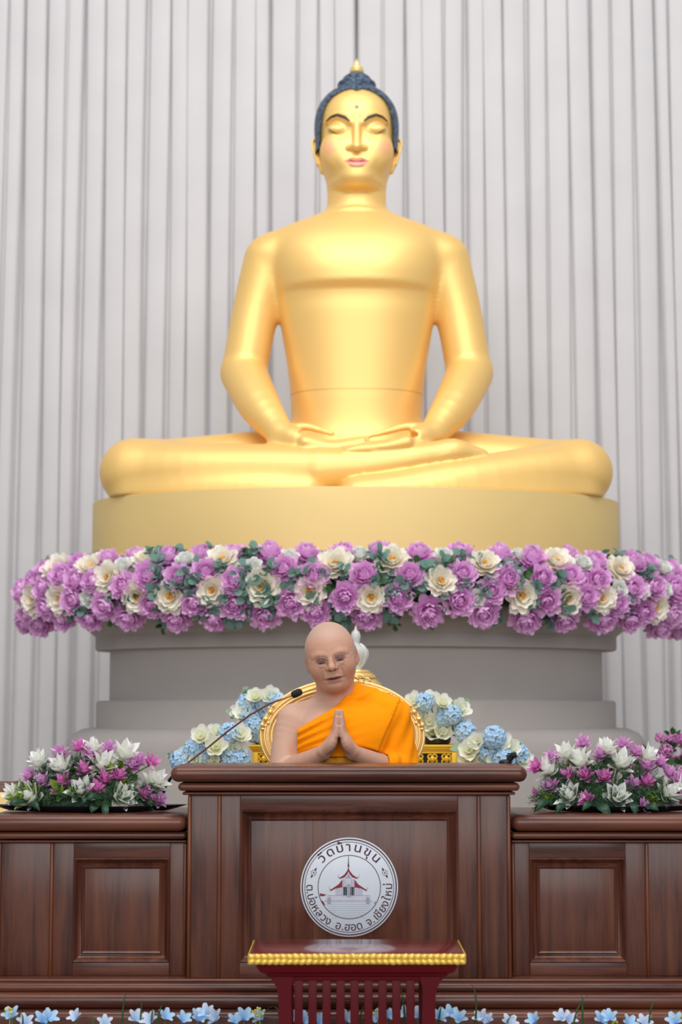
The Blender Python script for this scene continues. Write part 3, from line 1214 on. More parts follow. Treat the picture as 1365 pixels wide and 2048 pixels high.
def mir(poly):
    return [(-a + 2 * cp(668, 0)[0], b) for a, b in poly]


for sx_ in (-1, 1):                           # two flower ornaments
    ox, oy = cp(677 + sx_ * 400, 495)
    pl = []
    for k in range(8):
        an = PI / 8 + k * PI / 4 + (0.12 * sx_)
        L_ = 6.5
        wd = 1.0
        if k in (1, 5) and sx_ < 0 or k in (2, 6) and sx_ > 0:
            L_, wd = 12.0, 2.1
        u_, v_ = (math.cos(an), math.sin(an)), (-math.sin(an), math.cos(an))
        pl.append([(ox + u_[0] * r_ + v_[0] * t_, oy + u_[1] * r_ + v_[1] * t_) for r_, t_ in ((3, 0), (3 + L_ * .35, -wd), (L_, 0), (3 + L_ * .35, wd))])
    pl.append([(ox + 1.6 * math.cos(i * PI / 4), oy + 1.6 * math.sin(i * PI / 4)) for i in range(8)])
    flat('ornament', pl, 'seal_ink')
# the temple in the middle
st = [[cp(400 + k * 14, 815 + k * 24), cp(940 - k * 14, 815 + k * 24), cp(940 - k * 14, 819 + k * 24), cp(400 + k * 14, 819 + k * 24)] for k in range(8)]
flat('stair', st, 'seal_grey', .0002)
flat('terrace', [cpp((420, 745), (915, 745), (930, 808), (400, 808))], 'seal_pale', .0002)
flat('terrace_rail', [cpp((430, 742), (600, 742), (600, 748), (430, 748)), cpp((740, 742), (905, 742), (905, 748), (740, 748)),
                      cpp((400, 800), (930, 800), (930, 806), (400, 806))], 'seal_grey')
flat('hall_wall', [cpp((520, 650), (830, 650), (830, 745), (520, 745)), cpp((605, 560), (735, 560), (735, 770), (605, 770))], 'seal_pale', .0003)
cols = []
for x_ in (608, 628, 700, 720, 527, 545, 565, 585, 752, 772, 792, 812):
    top_ = 570 if 600 < x_ < 740 else 665
    cols.append(cpp((x_, top_), (x_ + 7, top_), (x_ + 7, 765 if 600 < x_ < 740 else 742), (x_, 765 if 600 < x_ < 740 else 742)))
cols.append(cpp((648, 620), (692, 620), (692, 765), (648, 765)))
flat('pillar', cols, 'seal_grey')
up1 = cpp((668, 425), (655, 470), (620, 515), (565, 552), (568, 562), (625, 545), (655, 510), (668, 480))
up2 = cpp((668, 495), (655, 530), (625, 560), (668, 552))
lo1 = cpp((600, 565), (560, 620), (462, 685), (465, 698), (525, 668), (600, 655))
flat('roof_tier', [up1, mir(up1), lo1, mir(lo1)], 'seal_red', .0005)
flat('gable', [up2, mir(up2)], 'seal_grey', .0005)
flat('spire', [cpp((666, 300), (670, 300), (673, 380), (678, 430), (658, 430), (663, 380))], 'seal_ink', .0005)
fin = []
for bx_, by_ in ((548, 530), (450, 665)):
    f_ = cpp((bx_ + 12, by_ + 25), (bx_ + 2, by_ + 10), (bx_, by_ - 30), (bx_ + 5, by_ - 5), (bx_ + 16, by_ + 12), (bx_ + 30, by_ + 14))
    fin += [f_, mir(f_)]
for f_ in fin:
    flat('roof_finial', [f_], 'seal_grey', .0005)
lion = cpp((432, 840), (428, 790), (440, 765), (462, 760), (475, 790), (468, 840))
for f_ in (lion, mir(lion)):
    flat('lion_figure', [f_], 'seal_grey', .0005)
flat('shrub', [cpp((352, 790), (385, 810), (410, 855), (395, 850), (368, 825)), cpp((975, 805), (955, 830), (968, 838)),
               cpp((345, 720), (420, 735), (395, 752), (350, 755))], 'seal_red', .0003)

# ------------------------------------------------------------------ flower materials and shapes
def petal_mat(name, c_in, c_out, rough=0.6, power=1.0, trl=0.25):
    """petal colour runs from the flower's heart to the rim (object space distance from the axis base)"""
    m, nt, p = new_mat(name)
    a = nd(nt, 'ShaderNodeAttribute', attribute_name='along')
    tc = nd(nt, 'ShaderNodeTexCoord')
    nz = nd(nt, 'ShaderNodeTexNoise')
    nz.inputs['Scale'].default_value = 60
    nt.links.new(tc.outputs['Object'], nz.inputs['Vector'])
    ad = nd(nt, 'ShaderNodeMath', operation='MULTIPLY_ADD')
    nt.links.new(nz.outputs['Fac'], ad.inputs[0])
    ad.inputs[1].default_value = 0.5
    nt.links.new(a.outputs['Fac'], ad.inputs[2])
    sb = nd(nt, 'ShaderNodeMath', operation='SUBTRACT')
    nt.links.new(ad.outputs[0], sb.inputs[0])
    sb.inputs[1].default_value = 0.25
    rp = nd(nt, 'ShaderNodeValToRGB')
    rp.color_ramp.elements[0].color = lin(c_in) + (1,)
    rp.color_ramp.elements[1].color = lin(c_out) + (1,)
    rp.color_ramp.elements[0].position = 0.1
    rp.color_ramp.elements[1].position = 0.9
    nt.links.new(sb.outputs[0], rp.inputs[0])
    nt.links.new(rp.outputs[0], p.inputs['Base Color'])
    p.inputs['Roughness'].default_value = rough
    tr = nd(nt, 'ShaderNodeBsdfTranslucent')
    nt.links.new(rp.outputs[0], tr.inputs[0])
    mx = nd(nt, 'ShaderNodeMixShader')
    mx.inputs[0].default_value = trl
    nt.links.new(p.outputs[0], mx.inputs[1])
    nt.links.new(tr.outputs[0], mx.inputs[2])
    nt.links.new(mx.outputs[0], nt.nodes['Material Output'].inputs[0])
    return m


petal_mat('petal_pink', (228, 120, 214), (251, 206, 248))
petal_mat('petal_cream', (246, 232, 200), (250, 247, 236))
petal_mat('petal_white', (232, 236, 216), (246, 248, 246))
petal_mat('petal_magenta', (212, 92, 176), (234, 150, 216))
petal_mat('petal_lilac', (200, 120, 190), (232, 178, 226))
petal_mat('petal_snow', (228, 236, 214), (250, 250, 250))
petal_mat('petal_blue', (148, 198, 242), (194, 225, 250))
petal_mat('petal_ivory', (240, 240, 206), (248, 250, 244))
petal_mat('petal_pale_blue', (176, 204, 240), (220, 232, 248))
M('stamen', (232, 168, 60), 0.6, var=0.2, scale=80)
M('leaf_grey_green', (112, 148, 136), 0.6, var=0.25, scale=30, translucent=True)
M('leaf_green', (52, 100, 46), 0.45, var=0.3, scale=40, translucent=True)
M('leaf_dark', (30, 72, 44), 0.4, var=0.3, scale=30, translucent=True)
M('leaf_lime', (150, 178, 70), 0.5, var=0.25, scale=40, translucent=True)
M('fern_green', (64, 98, 66), 0.6, var=0.3, scale=60)
M('leaf_sage', (150, 176, 150), 0.6, var=0.2, scale=30, translucent=True)
M('foam_green', (34, 58, 42), 0.9, var=0.3, scale=30)
M('black_plastic', (16, 20, 30), 0.3, var=0.1)
M('stem_green', (96, 128, 72), 0.5, var=0.2)


class Flower:
    """collects petals with an 'along' value per vertex (0 heart .. 1 rim)"""

    def __init__(s):
        s.v, s.f, s.a = [], [], []

    def petal(s, az, tilt, L, W, cup=0.25, curl=0.0, z0=0.0, r0=0.0, shape='round', nu=4, nv=5, ruf=0.0, rnd=random, al=(0, 1)):
        ct, st = math.cos(az), math.sin(az)
        er, et = np.array([ct, st, 0]), np.array([-st, ct, 0])
        ez = np.array([0, 0, 1.0])
        pos = er * r0 + ez * z0
        b = len(s.v)
        for j in range(nv + 1):
            v = j / nv
            ang = tilt + curl * (v - 0.3)
            d = er * math.sin(ang) + ez * math.cos(ang)
            nrm = -er * math.cos(ang) + ez * math.sin(ang)     # towards the axis
            if j:
                pos = pos + d * (L / nv)
            if shape == 'round':
                hw = W * math.sin(PI * (0.10 + 0.80 * v)) ** 0.7
            elif shape == 'point':
                hw = W * (math.sin(PI * min(1, 0.12 + 0.88 * v)) ** 0.8 + 0.02)
            else:
                hw = W * math.sin(PI * (0.05 + 0.90 * v)) ** 0.5
            for i in range(nu + 1):
                u = 2 * i / nu - 1
                p_ = pos + et * (u * hw) + nrm * (cup * hw * u * u)
                if ruf:
                    p_ = p_ + nrm * rnd.uniform(-ruf, ruf) * v * L + d * rnd.uniform(-ruf, ruf) * v * L
                s.v.append(p_)
                s.a.append(al[0] + (al[1] - al[0]) * v)
        n = nu + 1
        for j in range(nv):
            for i in range(nu):
                s.f.append((b + j * n + i, b + j * n + i + 1, b + (j + 1) * n + i + 1, b + (j + 1) * n + i))

    def move(s, M4, start):
        for i in range(start, len(s.v)):
            s.v[i] = np.array(M4 @ V(s.v[i]))

    def mesh(s, name, mat):
        me = bpy.data.meshes.new(name)
        me.from_pydata([tuple(map(float, p_)) for p_ in s.v], [], s.f)
        me.update()
        at_ = me.attributes.new('along', 'FLOAT', 'POINT')
        at_.data.foreach_set('value', np.array(s.a, np.float32))
        me.materials.append(MATS[mat])
        me.shade_smooth()
        return me


def peony(seed, mat, opened=1.0):
    """ball of ruffled petals, radius about 1"""
    r_ = random.Random(seed)
    fl_ = Flower()
    for (n, tilt, L, W, z0, r0, curl) in ((6, .10, .50, .22, .30, .04, -.9), (8, .30, .62, .24, .22, .08, -1.0), (9, .52, .74, .26, .14, .12, -1.1),
                                          (10, .78 * opened, .86, .28, .06, .12, -1.1), (11, 1.05 * opened, .94, .30, 0, .12, -1.0),
                                          (11, 1.35 * opened, .98, .31, -.08, .10, -.8), (9, 1.7 * opened, .95, .32, -.12, .06, -.4)):
        for k in range(n):
            fl_.petal(2 * PI * (k + r_.uniform(-.25, .25)) / n + tilt * 3, tilt + r_.uniform(-.12, .12), L * r_.uniform(.86, 1.1), W, .35, curl, z0, r0,
                      'round', 3, 4, .075, r_, (0.0 if tilt < .5 else .2, .75 if tilt < .5 else 1.0))
    return fl_.mesh('peony', mat)


def open_peony(seed, mat):
    r_ = random.Random(seed)
    fl_ = Flower()
    for (n, tilt, L, W, z0, r0, curl) in ((7, .55, .55, .24, .10, .12, -.5), (8, .85, .78, .32, .04, .12, -.5), (8, 1.1, .92, .38, 0, .10, -.3),
                                          (8, 1.4, 1.0, .40, -.06, .08, -.2)):
        for k in range(n):
            fl_.petal(2 * PI * (k + r_.uniform(-.2, .2)) / n + tilt * 3, tilt + r_.uniform(-.1, .1), L * r_.uniform(.9, 1.1), W, .3, curl, z0, r0,
                      'round', 4, 4, .05, r_, (0.1, 1.0))
    return fl_.mesh('open_peony', mat)


def stamen_mesh(seed, n=22, R=.2, h=.34):
    r_ = random.Random(seed)
    m = MB()
    for k in range(n):
        a, q_ = r_.uniform(0, 2 * PI), R * math.sqrt(r_.random())
        m.ball((q_ * math.cos(a), q_ * math.sin(a), h * r_.uniform(.75, 1.05)), .055, 5, 4)
    me = m.mesh('stamen')
    me.materials.append(MATS['stamen'])
    me.shade_smooth()
    return me


def rose(seed, mat):
    r_ = random.Random(seed)
    fl_ = Flower()
    for (n, tilt, L, W, z0, r0, curl) in ((3, .0, .55, .22, .25, .05, -.5), (4, .15, .7, .32, .15, .10, -.4), (5, .35, .8, .40, .05, .14, -.4),
                                          (5, .65, .9, .46, 0, .16, -.3), (6, 1.0, .95, .46, -.05, .14, .1)):
        for k in range(n):
            fl_.petal(2 * PI * (k + r_.uniform(-.1, .1)) / n + tilt * 4, tilt, L, W, .5, curl, z0, r0, 'wide', 4, 4, .02, r_, (.1, 1))
    return fl_.mesh('rose', mat)


def siam_tulip(seed, mat, n=3, spread=1.0):
    """pointed bracts in rising whorls, height about 1.6"""
    r_ = random.Random(seed)
    fl_ = Flower()
    for (k_, tilt, L, W, z0, curl) in ((4, 1.2 * spread, 1.0, .30, 0.0, -.2), (5, .82 * spread, 1.2, .31, .05, -.1), (3, .45 * spread, 1.25, .30, .12, -.1), (3, .15, 1.05, .22, .2, -.05)):
        for k in range(k_):
            fl_.petal(2 * PI * (k + r_.uniform(-.15, .15)) / k_ + z0 * 9, tilt + r_.uniform(-.12, .12), L * r_.uniform(.88, 1.1), W, .45, curl, z0, .05,
                      'point', 4, 5, .015, r_, (.0, 1))
    return fl_.mesh('siam_tulip', mat)


def magnolia(seed, mat, n=6):
    r_ = random.Random(seed)
    fl_ = Flower()
    for k in range(n):
        fl_.petal(2 * PI * k / n + r_.uniform(-.1, .1), 1.0 + r_.uniform(-.15, .1), 1.0 * r_.uniform(.9, 1.1), .42, .4, -.5, 0, .05, 'round', 4, 5, .02, r_, (0, 1))
    for k in range(4):
        fl_.petal(2 * PI * k / 4 + .5, .55, .75, .34, .4, -.5, .05, .03, 'round', 4, 4, .02, r_, (.1, .9))
    return fl_.mesh('magnolia', mat)


def hydrangea(seed, mat, n=44):
    """ball of four-petalled florets"""
    r_ = random.Random(seed)
    fl_ = Flower()
    for k in range(n):
        zz = 1 - 1.55 * (k + .5) / n
        th = k * 2.39996
        rad = math.sqrt(max(0, 1 - zz * zz))
        d = Vector((rad * math.cos(th), rad * math.sin(th), zz))
        st = len(fl_.v)
        for j in range(4):
            fl_.petal(j * PI / 2, 1.25, .27, .15, .1, .2, 0, .01, 'round', 2, 2, .02, r_, (r_.uniform(0, .5), 1))
        M4 = Matrix.Translation(d * .86) @ d.to_track_quat('Z', 'Y').to_matrix().to_4x4() @ Matrix.Rotation(r_.uniform(0, 3), 4, 'Z')
        fl_.move(M4, st)
    return fl_.mesh('hydrangea', mat)


def lily(seed, mat):
    r_ = random.Random(seed)
    fl_ = Flower()
    for k in range(5):
        fl_.petal(2 * PI * k / 5, .55 + r_.uniform(-.1, .15), 1.1, .3, .35, .7, 0, .05, 'round', 3, 5, .02, r_, (0, 1))
    return fl_.mesh('small_lily', mat)


def sprig(seed, mat, n=11, L=.9, lw=.2):
    """short branch of roundish leaves along +Z"""
    r_ = random.Random(seed)
    fl_ = Flower()
    for k in range(n):
        h = .15 + (L - .15) * k / n
        st = len(fl_.v)
        fl_.petal(0, .9, lw * 1.7, lw * .85, .15, .2, 0, .02, 'round', 2, 3, .0, r_, (0, 1))
        fl_.move(Matrix.Translation((r_.uniform(-.1, .1), r_.uniform(-.1, .1), h)) @ Matrix.Rotation(k * 2.4, 4, 'Z') @ Matrix.Rotation(r_.uniform(-.4, .3), 4, 'Y'), st)
    b = len(fl_.v)
    for z in (0, L):
        for k in range(3):
            fl_.v.append(np.array([.018 * math.cos(k * 2.1), .018 * math.sin(k * 2.1), z]))
            fl_.a.append(0)
    fl_.f += [(b + k, b + (k + 1) % 3, b + 3 + (k + 1) % 3, b + 3 + k) for k in range(3)]
    return fl_.mesh('leaf_sprig', mat)


def fern(seed, mat='fern_green', n=70):
    """tuft of fine needles, radius about 1"""
    r_ = random.Random(seed)
    m = MB()
    for k in range(9):
        d = Vector((r_.uniform(-1, 1), r_.uniform(-1, 1), r_.uniform(.25, 1))).normalized()
        L = r_.uniform(.7, 1.1)
        m.tube([(0, 0, 0), d * L * .5, d * L], [.016, .012, .006], 3, caps=False)
        for j in range(26):
            t = .25 + .75 * j / 26
            e = (d * .4 + Vector((r_.uniform(-1, 1), r_.uniform(-1, 1), r_.uniform(-.6, 1)))).normalized()
            p_ = d * L * t
            m.tube([p_, p_ + e * r_.uniform(.12, .24)], [.010, .005], 3, caps=False)
    me = m.mesh('fern_tuft')
    me.materials.append(MATS[mat])
    return me


def leaf_mesh(mat, L=1.0, W=.3, curl=.5):
    fl_ = Flower()
    fl_.petal(0, .9, L, W, .25, curl, 0, 0, 'point', 4, 6, 0)
    return fl_.mesh('leaf', mat)


PEONY = {'pink': [peony(i, 'petal_pink') for i in (1, 2, 3)], 'cream': [open_peony(i, 'petal_cream') for i in (4, 5)],
         'white': [rose(i, 'petal_white') for i in (6, 7)]}
STAMEN = stamen_mesh(1)
SPRIG = [sprig(i, 'leaf_grey_green') for i in (1, 2, 3)]
SPRIG_G = [sprig(i, 'leaf_green', 8, .8, .16) for i in (4, 5)]

# ------------------------------------------------------------------ garland around the pedestal
GZ = at(712, 1178, 7.75)[2]
GA, GB = pm(610, PYC), pm(610, PYC) * .60        # oval of the garland's core
GT = .135                                        # core thickness (radius)
garland = thing('flower_garland', (PX, PYC, GZ), 'thick ring of pink and cream peonies around the pedestal', 'garland')


def g_frame(px, py):
    """point on the garland's outer surface seen at that pixel (nearest approach if it passes beside) and its outward normal"""
    o_, d_ = ray(px, py)
    best = None
    for Y in np.linspace(7.3, 8.9, 330):
        p_ = o_ + d_ * (Y / d_[1])
        a_ = math.atan2((p_[1] - PYC) / GB, (p_[0] - PX) / GA)
        for _ in range(2):
            c_ = np.array([PX + GA * math.cos(a_), PYC + GB * math.sin(a_), GZ])
            t_ = np.array([-GA * math.sin(a_), GB * math.cos(a_), 0])
            a_ += ((p_ - c_) @ t_) / (t_ @ t_)
        c_ = np.array([PX + GA * math.cos(a_), PYC + GB * math.sin(a_), GZ])
        dist = np.linalg.norm(p_ - c_)
        if dist <= GT + .012:
            return p_, (p_ - c_) / dist
        if best is None or dist < best[0]:
            best = (dist, p_, c_)
    dist, p_, c_ = best
    n_ = (p_ - c_) / dist
    return c_ + n_ * (GT + .012), n_


m = MB()
m.tube([(PX + GA * math.cos(2 * PI * i / 96), PYC + GB * math.sin(2 * PI * i / 96), GZ) for i in range(96)], .069, 12, closed=True)
m.build('garland_core', 'foam_green', garland, 180)

def C6(l): return [(a * .3516, 1060 + b * .3516, k) for a, b, k in l]
def C7(l): return [(460 + a * .337, 1060 + b * .337, k) for a, b, k in l]
def C8(l): return [(900 + a * .3407, 1060 + b * .3407, k) for a, b, k in l]


BLOOMS = C6([(320, 215, 'c'), (350, 265, 'p'), (450, 190, 'p'), (510, 205, 'c'), (615, 165, 'p'), (615, 270, 'c'), (530, 290, 'p'), (690, 200, 'w'),
             (770, 150, 'p'), (830, 155, 'c'), (840, 260, 'p'), (965, 150, 'p'), (1055, 165, 'w'), (1155, 120, 'p'), (1265, 160, 'c'), (1335, 120, 'p'),
             (1010, 265, 'p'), (1165, 240, 'p'), (430, 290, 'p'), (245, 325, 'p'), (185, 300, 'p'), (130, 350, 'p'), (185, 400, 'c'), (335, 395, 'c'),
             (415, 400, 'p'), (495, 390, 'w'), (700, 320, 'p'), (770, 385, 'c'), (965, 385, 'c'), (1200, 345, 'c'), (265, 445, 'p'), (605, 435, 'p'),
             (855, 430, 'p'), (1100, 425, 'p'), (1330, 430, 'p'), (1335, 290, 'p'), (145, 535, 'p'), (225, 535, 'p'), (355, 510, 'p'), (510, 510, 'p'),
             (735, 505, 'p'), (1005, 510, 'p'), (1220, 510, 'p'), (255, 235, 'p'), (170, 480, 'p')])
BLOOMS += C7([(235, 130, 'p'), (135, 210, 'w'), (350, 150, 'w'), (320, 225, 'p'), (455, 115, 'p'), (675, 110, 'p'), (625, 195, 'c'), (500, 270, 'p'),
              (770, 140, 'w'), (885, 90, 'p'), (970, 170, 'c'), (795, 265, 'p'), (1070, 265, 'p'), (1125, 105, 'p'), (1270, 150, 'w'), (1255, 305, 'c'),
              (190, 340, 'c'), (205, 510, 'p'), (360, 435, 'p'), (475, 365, 'c'), (510, 495, 'p'), (685, 405, 'p'), (840, 410, 'c'), (815, 520, 'p'),
              (995, 410, 'p'), (1180, 500, 'p')])
BLOOMS += C8([(60, 110, 'p'), (210, 195, 'c'), (290, 140, 'p'), (405, 125, 'w'), (495, 160, 'p'), (630, 180, 'c'), (690, 140, 'p'), (75, 255, 'p'),
              (345, 290, 'p'), (255, 360, 'p'), (545, 280, 'p'), (710, 270, 'p'), (785, 190, 'w'), (855, 180, 'p'), (1010, 225, 'c'), (1070, 190, 'p'),
              (1155, 190, 'p'), (1255, 220, 'w'), (1305, 235, 'p'), (1345, 220, 'w'), (875, 290, 'p'), (425, 390, 'c'), (165, 405, 'w'), (55, 420, 'p'),
              (205, 490, 'p'), (450, 530, 'p'), (580, 420, 'p'), (695, 405, 'c'), (800, 395, 'p'), (900, 405, 'c'), (1000, 355, 'w'), (1080, 345, 'p'),
              (1135, 355, 'w'), (1205, 335, 'p'), (1270, 350, 'w'), (1330, 350, 'p'), (985, 440, 'p'), (675, 535, 'p'), (895, 535, 'p'), (1070, 530, 'p'),
              (1145, 490, 'p'), (1215, 460, 'c'), (1300, 500, 'p'), (1230, 570, 'p'), (1330, 590, 'p')])
# the ring goes on past the edge of the photograph as it does on its other end
BLOOMS += [(1425 - px, py, k) for px, py, k in BLOOMS if px < 62]
rg = random.Random(11)
for (px, py, k) in BLOOMS:
    p_, n_ = g_frame(px, py)
    kind = {'p': 'pink', 'c': 'cream', 'w': 'white'}[k]
    d = n_ * .75 + np.array([rg.uniform(-.18, .18), -.35, rg.uniform(-.05, .2)])
    R = {'p': .070, 'c': .072, 'w': .050}[k] * rg.uniform(.92, 1.08)
    o = inst(rg.choice(PEONY[kind]), {'p': 'pink_peony', 'c': 'cream_peony', 'w': 'white_rose'}[k], garland, p_ - n_ * .02, aim(d, rg.uniform(0, 6)), R)
    if k == 'c':
        s = bpy.data.objects.new('flower_centre', STAMEN)
        COL.objects.link(s)
        s.parent = o
placed = 0
while placed < 180:
    px, py = rg.uniform(48, 1380), rg.uniform(1084, 1258)
    dmin = min(math.hypot(px - b_[0], (py - b_[1])) for b_ in BLOOMS)
    if dmin < (17 if placed < 150 else 12):
        continue
    placed += 1
    p_, n_ = g_frame(px, py)
    d = n_ * 1.0 + np.array([rg.uniform(-.5, .5), -.3, rg.uniform(-.4, .6)])
    green = rg.random() < .2 or py > 1248
    inst(rg.choice(SPRIG_G if green else SPRIG), 'leaf_sprig', garland, p_ - n_ * (.062 if dmin > 21 else .09), aim(d, rg.uniform(0, 6)), rg.uniform(.085, .11))

# ------------------------------------------------------------------ trays of Siam tulips on the side desks
TULIP_W = [siam_tulip(i, 'petal_snow') for i in (1, 2, 3)]
TULIP_P = [siam_tulip(i, 'petal_magenta') for i in (4, 5)]
TULIP_L = [siam_tulip(i, 'petal_lilac', spread=1.15) for i in (6, 7)]
BRACT = siam_tulip(9, 'leaf_lime', spread=1.2)
FERN = [fern(i) for i in (1, 2, 3)]
LEAF_D = leaf_mesh('leaf_dark')
LEAF_G = leaf_mesh('leaf_green')


def tray_arrangement(name, label, cx_px, half_px, blooms, leaves, seed, tray_l, tray_r):
    r_ = random.Random(seed)
    ztop = dz(1628, WY) + .0006
    yc = WY + .13
    x0 = dx(cx_px, yc)
    t = thing(name, (x0, yc, ztop), label, 'flower arrangement', 'flower trays on the side desks')
    # boat-shaped black tray with pointed ends
    m = MB()
    n = 28
    xl, xr = dx(tray_l, yc), dx(tray_r, yc)
    ax, bx = (xr - xl) / 2, .085
    xm = (xl + xr) / 2
    rings = [(.55, .0015), (.80, .0015), (.98, .016), (1.0, .018), (.96, .018), (.8, .008)]
    vs, fs = [], []
    for s_, zz in rings:
        for k in range(n):
            th = 2 * PI * k / n
            c_, si = math.cos(th), math.sin(th)
            lift = .006 * max(0, abs(c_) - .6) * s_
            vs.append((xm + ax * s_ * c_, yc + bx * s_ * si * (1 - .55 * abs(c_) ** 3), ztop + zz + lift))
    for j in range(len(rings) - 1):
        fs += [(j * n + k, j * n + (k + 1) % n, (j + 1) * n + (k + 1) % n, (j + 1) * n + k) for k in range(n)]
    fs += [tuple(reversed(range(n))), tuple(range((len(rings) - 1) * n, len(rings) * n))]
    m.add(vs, fs)
    m.build('tray', 'black_plastic', t, 60)
    m = MB()
    hw = dx(cx_px + half_px, yc) - x0
    m.ball((x0, yc, ztop + .022), (hw * .55, .055, .022), 16, 9)
    m.build('flower_foam', 'foam_green', t, 180)
    core = np.array([x0, yc + .02, ztop + .02])

    def spot(px, py):
        u = (px - cx_px) / half_px
        v = (1628 - py) / 150
        Y = yc - .085 + .11 * min(1, max(0, v)) + .02 * abs(u)
        return at(px, py, Y)
    for (px, py, k) in blooms:
        p_ = spot(px, py)
        d = (p_ - core)
        d = d / np.linalg.norm(d) + np.array([r_.uniform(-.25, .25), -.35 + r_.uniform(-.2, .1), .35 + r_.uniform(-.1, .3)])
        if k == 'w':
            me_, nm, R = r_.choice(TULIP_W), 'white_siam_tulip', .043
        elif k == 'W':
            me_, nm, R = r_.choice(TULIP_W), 'white_siam_tulip', .052
        elif k == 'p':
            me_, nm, R = r_.choice(TULIP_P), 'pink_siam_tulip', .031
        elif k == 'l':
            me_, nm, R = r_.choice(TULIP_L), 'lilac_siam_tulip', .031
        else:
            me_, nm, R = TULIP_P[0], 'pink_bud', .015
        dn = d / np.linalg.norm(d)
        base_ = p_ - dn * R * .7
        inst(me_, nm, t, base_, aim(dn, r_.uniform(0, 6)), R if k != 'b' else (.010, .010, .020))
        if k in 'wWpl' and r_.random() < .4:
            inst(BRACT, 'green_bract', t, base_ - dn * R * .5, aim(dn, r_.uniform(0, 6)), R * .42)
        # stem into the foam
        m = MB()
        m.tube([base_, base_ * .4 + core * .6], [.0022, .0025], 5)
        m.build('stem', 'stem_green', t, 180)
    for i in range(110):
        a = r_.uniform(0, PI)
        q_ = math.sqrt(r_.random())
        px = cx_px + half_px * .88 * q_ * math.cos(a)
        py = 1618 - 105 * q_ * math.sin(a)
        p_ = spot(px, py) + np.array([0, .025, 0])
        p_[2] = max(p_[2], ztop + .046)
        d = (p_ - core) / np.linalg.norm(p_ - core) + np.array([0, -.3, .1])
        inst(r_.choice(FERN), 'fern_tuft', t, p_ - d * .02, aim(d, r_.uniform(0, 6)), r_.uniform(.040, .058))
    for i in range(60):
        a = r_.uniform(0, PI)
        q_ = math.sqrt(r_.random())
        px = cx_px + half_px * .85 * q_ * math.cos(a)
        py = 1615 - 95 * q_ * math.sin(a)
        p_ = spot(px, py) + np.array([0, .02, 0])
        p_[2] = max(p_[2], ztop + .040)
        d = (p_ - core) / np.linalg.norm(p_ - core)
        inst(BRACT if r_.random() < .08 else (LEAF_G if r_.random() < .6 else LEAF_D), 'leaf', t, p_ - d * .02, aim(d + np.array([0, -.3, .2]), r_.uniform(0, 6)), r_.uniform(.018, .05))
    for (px, py, qx, qy, wd) in leaves:
        a_, b_ = at(px, py, yc - .07), at(qx, qy, yc - .105)
        L_ = np.linalg.norm(b_ - a_)
        fl_ = Flower()
        n_ = 8
        for j in range(n_ + 1):
            v = j / n_
            c_ = a_ + (b_ - a_) * v + np.array([0, -.01, .008]) * math.sin(PI * v)
            hw = wd * math.sin(PI * min(1, .1 + .9 * v)) ** .7 + .0003
            tn = (b_ - a_) / L_
            sd = np.cross(tn, np.array([0, -1.0, .45]))
            sd = sd / np.linalg.norm(sd)
            for u in (-1, -.5, 0, .5, 1):
                fl_.v.append(c_ + sd * hw * u + np.array([0, -.004 * (1 - u * u), 0]) - np.array(wloc(t)))
                fl_.a.append(v)
        for j in range(n_):
            for i in range(4):
                fl_.f.append((j * 5 + i, j * 5 + i + 1, (j + 1) * 5 + i + 1, (j + 1) * 5 + i))
        link('leaf', fl_.mesh('leaf', 'leaf_dark'), None, t)
    return t


def C1(l): return [(a * .293, 1460 + b * .293, k) for a, b, k in l]
def C2(l): return [(1000 + a * .2674, 1440 + b * .2674, k) for a, b, k in l]


tray_arrangement('flower_tray', 'black tray of white and pink Siam tulips below the microphone boom', 168, 165,
                 C1([(255, 190, 'w'), (410, 130, 'l'), (410, 225, 'W'), (540, 100, 'p'), (630, 105, 'w'), (620, 145, 'l'), (745, 100, 'l'), (710, 210, 'W'),
                     (870, 140, 'W'), (915, 225, 'l'), (1045, 210, 'p'), (575, 255, 'p'), (185, 300, 'l'), (285, 340, 'l'), (425, 340, 'p'), (370, 425, 'b'),
                     (80, 430, 'w'), (190, 440, 'W'), (550, 395, 'W'), (720, 320, 'p'), (815, 300, 'p'), (665, 390, 'p'), (1080, 330, 'W'), (850, 450, 'W'),
                     (1005, 430, 'p'), (1100, 470, 'l'), (960, 190, 'l')]),
                 [(180, 1598, 165, 1608, .011), (205, 1595, 172, 1600, .011), (210, 1606, 213, 1645, .010), (195, 1612, 182, 1626, .012), (48, 1603, 18, 1612, .010), (60, 1605, 80, 1622, .009)],
                 5, -14, 380)
tray_arrangement('flower_tray', 'black tray of white and pink Siam tulips beside the thin gold table leg', 1215, 165,
                 C2([(490, 225, 'w'), (590, 275, 'W'), (620, 150, 'l'), (385, 260, 'l'), (350, 340, 'W'), (265, 340, 'p'), (500, 400, 'p'), (640, 400, 'p'),
                     (760, 240, 'l'), (800, 185, 'w'), (910, 290, 'W'), (930, 160, 'l'), (1030, 220, 'l'), (1120, 250, 'w'), (1110, 325, 'l'), (1215, 300, 'l'),
                     (1285, 380, 'l'), (780, 410, 'p'), (370, 480, 'l'), (265, 540, 'b'), (510, 545, 'W'), (640, 590, 'p'), (890, 570, 'W'), (1010, 470, 'l'),
                     (1110, 450, 'p'), (1290, 530, 'W'), (1100, 640, 'l'), (1345, 420, 'l'), (1390, 480, 'w'), (1420, 560, 'l')]),
                 [(1100, 1600, 1068, 1625, .010), (1195, 1610, 1222, 1634, .014), (1265, 1605, 1272, 1632, .011), (1290, 1612, 1318, 1622, .011), (1130, 1608, 1112, 1628, .010), (1185, 1605, 1165, 1622, .01)],
                 6, 1062, 1400)

